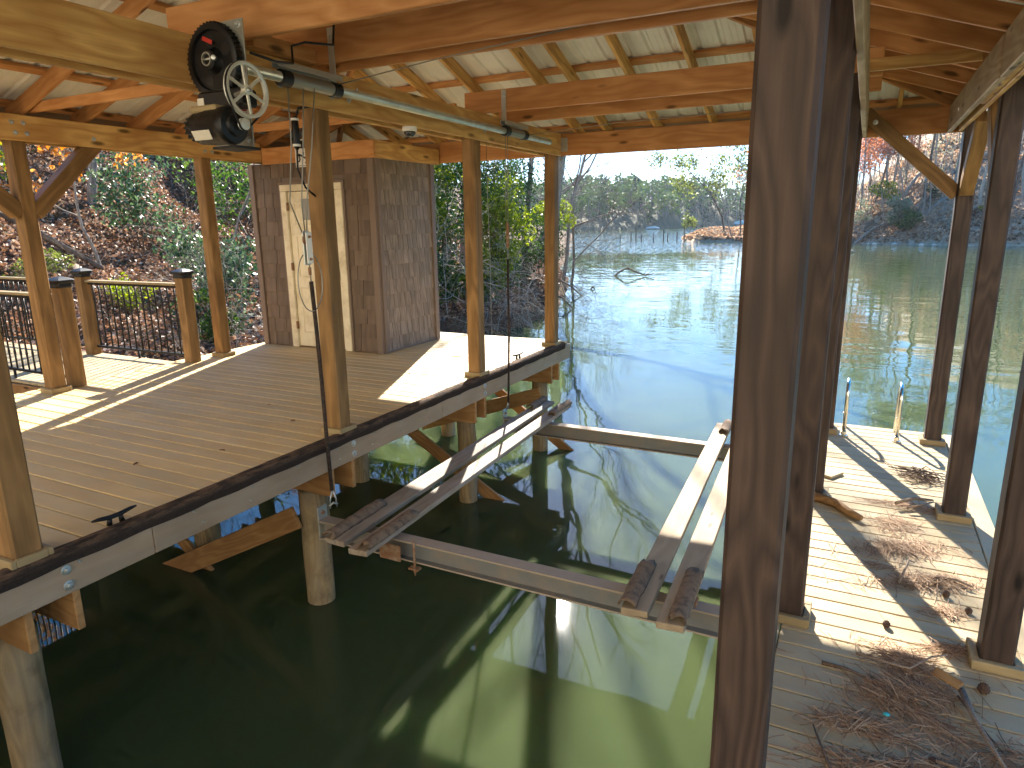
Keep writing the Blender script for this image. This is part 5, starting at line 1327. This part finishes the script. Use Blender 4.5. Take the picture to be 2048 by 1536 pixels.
for k, (x, y, h) in enumerate(((-32.3, 99, .95), (-31.3, 101, 1.5), (-29.6, 98, 2.3), (-29.1, 99, 1.15), (-27.9, 101, 1.15), (-26.1, 100, 1.7), (-25.8, 101, 1.2), (-24.4, 101, 1.25), (-22.9, 99, 2.1))):
    o = tube('mooring_stake', [(x, y, WZ - .5), (x + .05 * math.sin(k * 2.3), y, WZ + h)], [.085, .07], M_barkB, None, 7)
    tag(o, 'thin wooden stake, %s from left in the row standing in the glittering water' % ['first', 'second', 'third and tallest', 'fourth', 'fifth', 'sixth', 'seventh', 'eighth', 'ninth and last'][k], 'stake', 'row of stakes in the lake')
tag(tube('floating_twig', [(-11.05, 29.7, WZ + .01), (-10.95, 29.7, WZ + .10), (-10.85, 29.7, WZ + .02)], [.03, .05, .03], M_barkB, None, 6), 'small dark snag floating in front of arched branch', 'driftwood')
tag(tube('floating_twig', [(-1.2, 68, WZ + .02), (-1.0, 68, WZ + .15), (-.75, 68, WZ + .03)], [.06, .11, .05], M_pale, None, 6), 'small pale object floating near the right shore', 'driftwood')

# ------------------------------------------------------------------ right bank
def GRB(x, y): return float(hR(x, y))
q = np.random.default_rng(33)
n = 30000; xv = q.uniform(-24, 34, n); yv = np.interp(xv, RX_, RY_) + q.random(n) ** 1.4 * 30; zv = hR(xv, yv); k_ = zv > WZ + .1
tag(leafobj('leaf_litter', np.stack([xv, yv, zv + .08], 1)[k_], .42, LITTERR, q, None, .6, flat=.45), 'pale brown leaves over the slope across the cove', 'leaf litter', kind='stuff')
RT = [(-.9, 97, 15, .13), (.6, 101, 16, .15), (2.3, 99, 17, .14), (3.9, 104, 17, .16), (5.6, 96, 17, .17), (6.9, 103, 16, .15), (8.3, 93, 17, .18), (9.4, 98, 16, .15), (10.6, 91, 15, .16), (12.0, 93, 16, .17), (13.2, 89, 15, .17), (14.4, 91, 15, .15), (15.4, 88, 14, .16), (16.8, 90, 15, .17), (-3.2, 100, 15, .14), (-5.6, 99, 15, .15), (11.2, 103, 16, .16), (18.5, 92, 15, .17)]
for k, (x, y, H_, r_) in enumerate(RT):
    tree('bare_tree', (x, y, GRB(x, y) - .2), H_, r_, 'bare grey tree on slope across the cove, number %s from left' % ['third', 'fourth', 'fifth', 'sixth', 'seventh', 'eighth', 'ninth', 'tenth', 'twelfth', 'thirteenth', 'fourteenth', 'fifteenth', 'sixteenth', 'seventeenth', 'second', 'first', 'eleventh', 'eighteenth'][k], 200 + k, 3, (q.normal(0, .07), 0, 1), [M_barkG, M_barkB, M_pale][k % 3], 'bare trees on the slope across the cove', spread=.5, kids=(4, 6), sides=4, start=.35, rmin=.012, wob=.05, nseg=8)
tree('maple', (1.5, 98.5, GRB(1.5, 98.5)), 9, .14, 'tree with red orange leaves on slope across the cove', 230, 3, (0, 0, 1), M_barkG, None, REDL, 4200, .30, spread=.9, clump=.55, rmin=.012, kids=(4, 6))
tree('maple', (-2.6, 103, GRB(-2.6, 103)), 10, .14, 'second red leaved tree half hidden behind the big post', 231, 3, (0, 0, 1), M_barkG, None, REDL, 1600, .42, spread=.9, clump=.5, rmin=.012, kids=(4, 6))
for k, (x, y, H_, lab) in enumerate(((5.2, 112, 17, 'green pine on crest across the cove above the knee brace'), (7.6, 110, 16, 'green pine on crest right of the knee brace'), (.2, 108, 15, 'green pine left of the red leaved tree'), (14.5, 106, 17, 'green pine high at right edge across the cove'))):
    tree('pine_tree', (x, y, GRB(x, y)), H_, .17, lab, 240 + k, 3, (0, 0, 1), M_barkB, 'pines on the crest across the cove', PINE, 1500, .5, spread=.95, clump=.5, rmin=.012, kids=(5, 7), start=.45, shrink=.42)
def bushR(x, y, dz, rad, n, size, mat, label, seed, **k): bush('shrub', (x, y, GRB(x, y) + dz), rad, n, size, mat, label, seed, ground=GRB(x, y) - .3, group='shrubs on the slope across the cove', **k)
bushR(4.3, 89.6, 1.0, (1.8, 1.3, 1.2), 1500, .30, MGREEN, 'round green shrub at waterline across the cove below the brace', 251)
bushR(3.0, 91.5, 2.2, (1.9, 1.5, 1.7), 1500, .34, GREYG, 'big grey green weeping shrub above the waterline shrub', 252)
bushR(1.2, 94, 3.0, (1.6, 1.3, 1.3), 900, .34, YGREEN, 'pale yellow green shrub on slope left of the grey green one', 253)
bushR(6.4, 94, 1.2, (.9, .8, .9), 500, .26, GREEN, 'small dark evergreen on slope beside the front right post', 254)
bushR(11.5, 88, 1.0, (.9, .8, .8), 500, .3, YGREEN, 'small yellow green shrub at right edge across the cove', 255)
bushR(-.9, 93, 1.4, (1.2, 1.0, 1.2), 700, .3, GREYG, 'greyish shrub beside the row of right posts', 256)
bushR(9.2, 96, 1.4, (1.3, 1.0, 1.0), 600, .3, GREYG, 'grey green shrub on slope between right posts', 257)
for k, (a, c_, r_, lab) in enumerate((((-1.6, 89.5), (2.6, 98), .22, 'long fallen trunk slanting up slope beside the right posts'), ((-1.4, 88.8), (1.8, 92.5), .16, 'second fallen trunk below the longest one'), ((3.6, 99), (6.2, 104), .22, 'fallen log high on slope above the weeping shrub'), ((4.6, 92.5), (7.8, 95.5), .18, 'dark fallen log on slope right of grey green shrub'), ((5.5, 91), (9.6, 93.2), .2, 'long fallen log behind the front right post'), ((8.2, 98), (12.8, 101), .22, 'fallen log high between the right posts'), ((9.0, 88.5), (12.0, 90.5), .18, 'low fallen log near water between right posts'), ((12.5, 95), (16.5, 97), .2, 'fallen log at right edge of slope'))):
    p0 = Vector((a[0], a[1], GRB(*a) + .15)); p1 = Vector((c_[0], c_[1], GRB(*c_) + .25))
    tag(tube('fallen_log', [p0, (p0 + p1) / 2 + EZ * .35, p1], [r_, r_ * .9, r_ * .6], [M_barkB, M_barkG, M_pale][k % 3], None, 7), lab, 'log', 'fallen logs on the slope across the cove')
for k, (x, y, lab) in enumerate(((-1.0, 90.8, 'bare brush at waterline beside the right posts'), (2.5, 90, 'bare brush at waterline below pale shrub'), (7.2, 88.5, 'bare brush at waterline by the front right post'), (10.6, 86.6, 'bare brush at waterline between right posts'), (13.4, 86.8, 'bare brush at waterline near right edge'), (5.8, 97.5, 'bare brush midway up slope across the cove'), (11.0, 95, 'bare brush midway up slope between right posts'), (1.0, 97.5, 'bare brush midway up slope near fallen trunks'))):
    twigs('brush', (x, y, GRB(x, y) + .2), 16, 2.6, lab, 300 + k, (0, -.2, .6), [M_pale, M_barkB][k % 2], (1.2, .8, .3), .03, 2, group='bare brush across the cove')
st_ = []
for k in range(6):
    x = (.2, 1.0, 3.1, 5.6, 6.3, 10.9)[k] + q.normal(0, .15); y = float(np.interp(x, RX_, RY_)) - .25; r_ = q.uniform(.10, .22)
    V = []; F = []
    for i in range(5):
        ph = math.pi * i / 4
        for j in range(8):
            th = 2 * math.pi * j / 8; w_ = 1 + q.normal(0, .12); V.append((r_ * 1.5 * w_ * math.sin(ph) * math.cos(th), r_ * w_ * math.sin(ph) * math.sin(th), .55 * r_ * w_ * math.cos(ph)))
    for i in range(4):
        for j in range(8): F.append((i * 8 + j, i * 8 + 8 + j, i * 8 + 8 + (j + 1) % 8, i * 8 + (j + 1) % 8))
    tag(link('shore_rock', mesh('shore_rock', V, F, M_white), None, Matrix.Translation((x, y, WZ + .08))), 'pale rock at waterline across the cove, %s from left' % ['first', 'second', 'third', 'fourth', 'fifth', 'sixth', 'seventh', 'eighth', 'ninth'][k], 'rock', 'pale rocks at the waterline across the cove')
S_, q5 = [], np.random.default_rng(77)
for k in range(150):
    x = q5.uniform(-9, 24); y = float(np.interp(x, RX_, RY_)) + q5.uniform(3, 34); z0 = GRB(x, y) - .1; tt = []
    S0 = []; grow(q5, (0, 0, 0), (q5.normal(0, .10), q5.normal(0, .05), 1), q5.uniform(4, 10), q5.uniform(.05, .10), 2, S0, tt, 5, .55, .05, .08, (3, 5), .5, .3, .014)
    S0 = np.array(S0); S0[:, 0:3] += (x, y, z0); S0[:, 3:6] += (x, y, z0); S_.append(S0)
tag(link('sapling_thicket', segmesh('sapling_thicket', np.concatenate(S_), M_pale, 3)), 'grey haze of bare saplings on the slope across the cove', 'thicket', kind='stuff')
C5 = np.stack([q5.uniform(-4, 9, 2600), q5.uniform(92, 112, 2600), np.zeros(2600)], 1); C5[:, 2] = hR(C5[:, 0], C5[:, 1]) + q5.random(2600) * 3.2
tag(leafobj('undergrowth', C5[vnoise(C5[:, 0], C5[:, 1], 2.5, 4) > .52], .30, GREYG, q5, None, .35), 'pale scrubby undergrowth between trees across the cove', 'undergrowth', kind='stuff')
# the point
tree('pine_tree', (-17.6, 99.5, GRB(-17.6, 99.5)), 13, .13, 'slender leaning pine with yellow green tufts on the point', 271, 3, (-.14, 0, 1), M_barkB, None, PINE, 1500, .42, spread=.95, clump=.42, rmin=.014, kids=(5, 7), start=.3, shrink=.40, crown_from=.25)
tree('pine_tree', (-14.6, 101, GRB(-14.6, 101)), 14, .14, 'taller pine on the point next to the big post', 272, 3, (.03, 0, 1), M_barkB, None, PINE, 1500, .42, spread=.95, clump=.45, rmin=.014, kids=(5, 7), start=.35, shrink=.42)
tree('maple', (-13.2, 104, GRB(-13.2, 104)), 9.5, .12, 'bare tree with last red leaves on the point beside big post', 273, 3, (-.05, 0, 1), M_barkG, None, REDL, 900, .36, spread=.8, clump=.45, rmin=.014, kids=(4, 6))
tree('bare_tree', (-16.2, 97.6, GRB(-16.2, 97.6)), 8, .10, 'thin bare tree at front of the point', 274, 3, (-.2, 0, 1), M_barkG, None, spread=.7, rmin=.014, kids=(4, 6))
tree('bare_tree', (-15.0, 97.0, GRB(-15.0, 97)), 9, .11, 'second thin bare tree on the point nearest big post', 275, 3, (.05, 0, 1), M_barkB, None, spread=.7, rmin=.014, kids=(4, 6))
tree('pine_sapling', (-20.0, 99.5, GRB(-20, 99.5)), 3.6, .05, 'bent yellow green sapling leaning left over the point tip', 276, 2, (-.9, 0, .7), M_barkB, None, PINE, 420, .34, spread=.9, clump=.6, rmin=.012, kids=(4, 6), start=.4)
twigs('brush', (-18.5, 97.0, GRB(-18.5, 97) + .2), 14, 2.2, 'bare brush along the front of the point', 277, (0, -.2, .6), M_pale, (2.0, .6, .2), .025, 2)

# ------------------------------------------------------------------ far wooded hill: one mass
q = np.random.default_rng(44)
PC, PS, PR = [], [], []; NC, NS, NR = [], [], []; BC, BR = [], []; TS = []
ntree = 1500
xs = q.uniform(-190, 40, ntree); ds = q.random(ntree) ** .8 * 120 + 4; ysr = np.interp(xs, FX_, FYs) + ds; zs = hF(xs, ysr)
typ = q.random(ntree)
for x, y, z, ty, d in zip(xs, ysr, zs, typ, ds):
    Ht = q.uniform(6.5, 11)
    if ty < .62:      # pines: rounded tufted crowns
        n_ = 60; lob = q.integers(5, 9); lc = np.stack([q.normal(0, 1.5, lob), q.normal(0, 1.5, lob), q.uniform(.22, 1.0, lob) * Ht], 1)
        c = lc[q.integers(0, lob, n_)] + q.normal(0, .75, (n_, 3)); PC.append(c + [x, y, z]); PR.append(np.clip(q.random() * .6 + q.random(n_) * .4, 0, 1)); TS.append((x, y, z, x, y, z + Ht * .8, .22, .1))
    elif ty < .80:    # conifers: dark cones
        n_ = 50; h = q.random(n_) ** 1.3; rr_ = (1 - h) * 2.3 * np.sqrt(q.random(n_)); th = q.uniform(0, 6.28, n_)
        NC.append(np.stack([x + rr_ * np.cos(th), y + rr_ * np.sin(th), z + .8 + h * Ht], 1)); NR.append(np.clip(q.random() * .5 + q.random(n_) * .5, 0, 1))
    else:             # bare hardwoods: upright sprays
        n_ = 40; h = q.random(n_); rr_ = (.3 + h) * 1.7 * np.sqrt(q.random(n_)); th = q.uniform(0, 6.28, n_)
        BC.append(np.stack([x + rr_ * np.cos(th), y + rr_ * np.sin(th), z + (.25 + .7 * h) * Ht], 1)); BR.append(np.clip(q.random() * .5 + q.random(n_) * .5, 0, 1)); TS.append((x, y, z, x + q.normal(0, .4), y, z + Ht * .8, .2, .07))
FPINE = leafmat('distant pine crown', [(0, (.06, .11, .03)), (.5, (.13, .19, .055)), (1, (.20, .26, .085))], .1, .7, .1)
FCON = leafmat('distant dark conifer', [(0, (.015, .04, .025)), (.6, (.04, .075, .04)), (1, (.08, .11, .055))], .1, .7, .1)
FBARE = leafmat('distant bare hardwood', [(0, (.10, .08, .07)), (.6, (.19, .155, .13)), (1, (.22, .18, .15))], .1, .8, .05)
fw_ = empty('far_wood', (-70, 260, 0), 'distant mixed pine wood covering the hill across the lake', 'wood'); fw_['kind'] = 'stuff'
PC = np.concatenate(PC); NC = np.concatenate(NC); BC = np.concatenate(BC)
leafobj('pine_crowns', PC, 1.35, FPINE, q, fw_, .8, rnd=np.concatenate(PR)); leafobj('conifer_crowns', NC, 1.2, FCON, q, fw_, .7, droop=.5, rnd=np.concatenate(NR))
V, F = leafquads(BC, 1.6, q, .22); 
link('hardwood_sprays', npmesh('hardwood_sprays', V, F, FBARE, rnd=np.concatenate(BR)), fw_)
link('trunks', segmesh('trunks', TS, M_barkG, 4), fw_)
# far shore small things
def blob(name, c, s, mat, label, cat):
    V = [(-1, -.4, 0), (1, -.4, 0), (1.15, .4, 0), (-1, .4, 0), (-.8, -.35, .55), (.3, -.35, .8), (.35, .35, .8), (-.8, .35, .55), (.95, -.2, .35), (.95, .2, .35)]
    F = [(0, 1, 8, 5, 4), (3, 7, 6, 9, 2), (4, 5, 6, 7), (5, 8, 9, 6), (1, 2, 9, 8), (0, 4, 7, 3), (0, 3, 2, 1)]
    return tag(link(name, mesh(name, [(a * s[0], b_ * s[1], d_ * s[2]) for a, b_, d_ in V], F, mat), None, Matrix.Translation(c)), label, cat)
blob('moored_boat', (-64.8, 233, WZ + .25), (2.2, 1.4, .9), M_white, 'white covered boat at the far shore left of the sandy patch', 'boat')
blob('moored_boat', (-51.5, 330, WZ + .6), (2.6, 2.0, 2.2), M_white, 'small white boat shape on far shore above the point', 'boat')
gs = np.array([(-62, 237), (-57, 250), (-49, 290), (-54, 262)])
V = [(-63, 242, hF(-63, 242) + .4), (-56, 262, hF(-56, 262) + .5), (-58.5, 275, hF(-58.5, 275) + 2.4), (-64, 256, hF(-64, 256) + 1.6)]
tag(link('sand_bank', mesh('sand_bank', V, [(0, 1, 2, 3)], plain('pale sand', (.52, .42, .28), .9, noise=.15, scale=1.5))), 'pale sandy clearing at the far shore', 'ground', kind='structure')

# ------------------------------------------------------------------ haze
def haze():
    m = bpy.data.materials.new('thin lake haze'); m.use_nodes = True; nt = m.node_tree; nt.nodes.clear()
    o = nt.nodes.new('ShaderNodeOutputMaterial'); v = nt.nodes.new('ShaderNodeVolumePrincipled')
    v.inputs['Color'].default_value = (.80, .88, 1, 1); v.inputs['Density'].default_value = .00015; v.inputs['Anisotropy'].default_value = .25
    nt.links.new(v.outputs[0], o.inputs['Volume']); return m
lo, hi = (-275, -75, -130), (215, 540, 45)
V = [(x, y, z) for x in (lo[0], hi[0]) for y in (lo[1], hi[1]) for z in (lo[2], hi[2])]
F = [(0, 1, 3, 2), (4, 6, 7, 5), (0, 4, 5, 1), (2, 3, 7, 6), (0, 2, 6, 4), (1, 5, 7, 3)]
tag(link('haze', mesh('haze', V, F, haze())), 'thin pale haze over the lake', 'haze', kind='stuff')
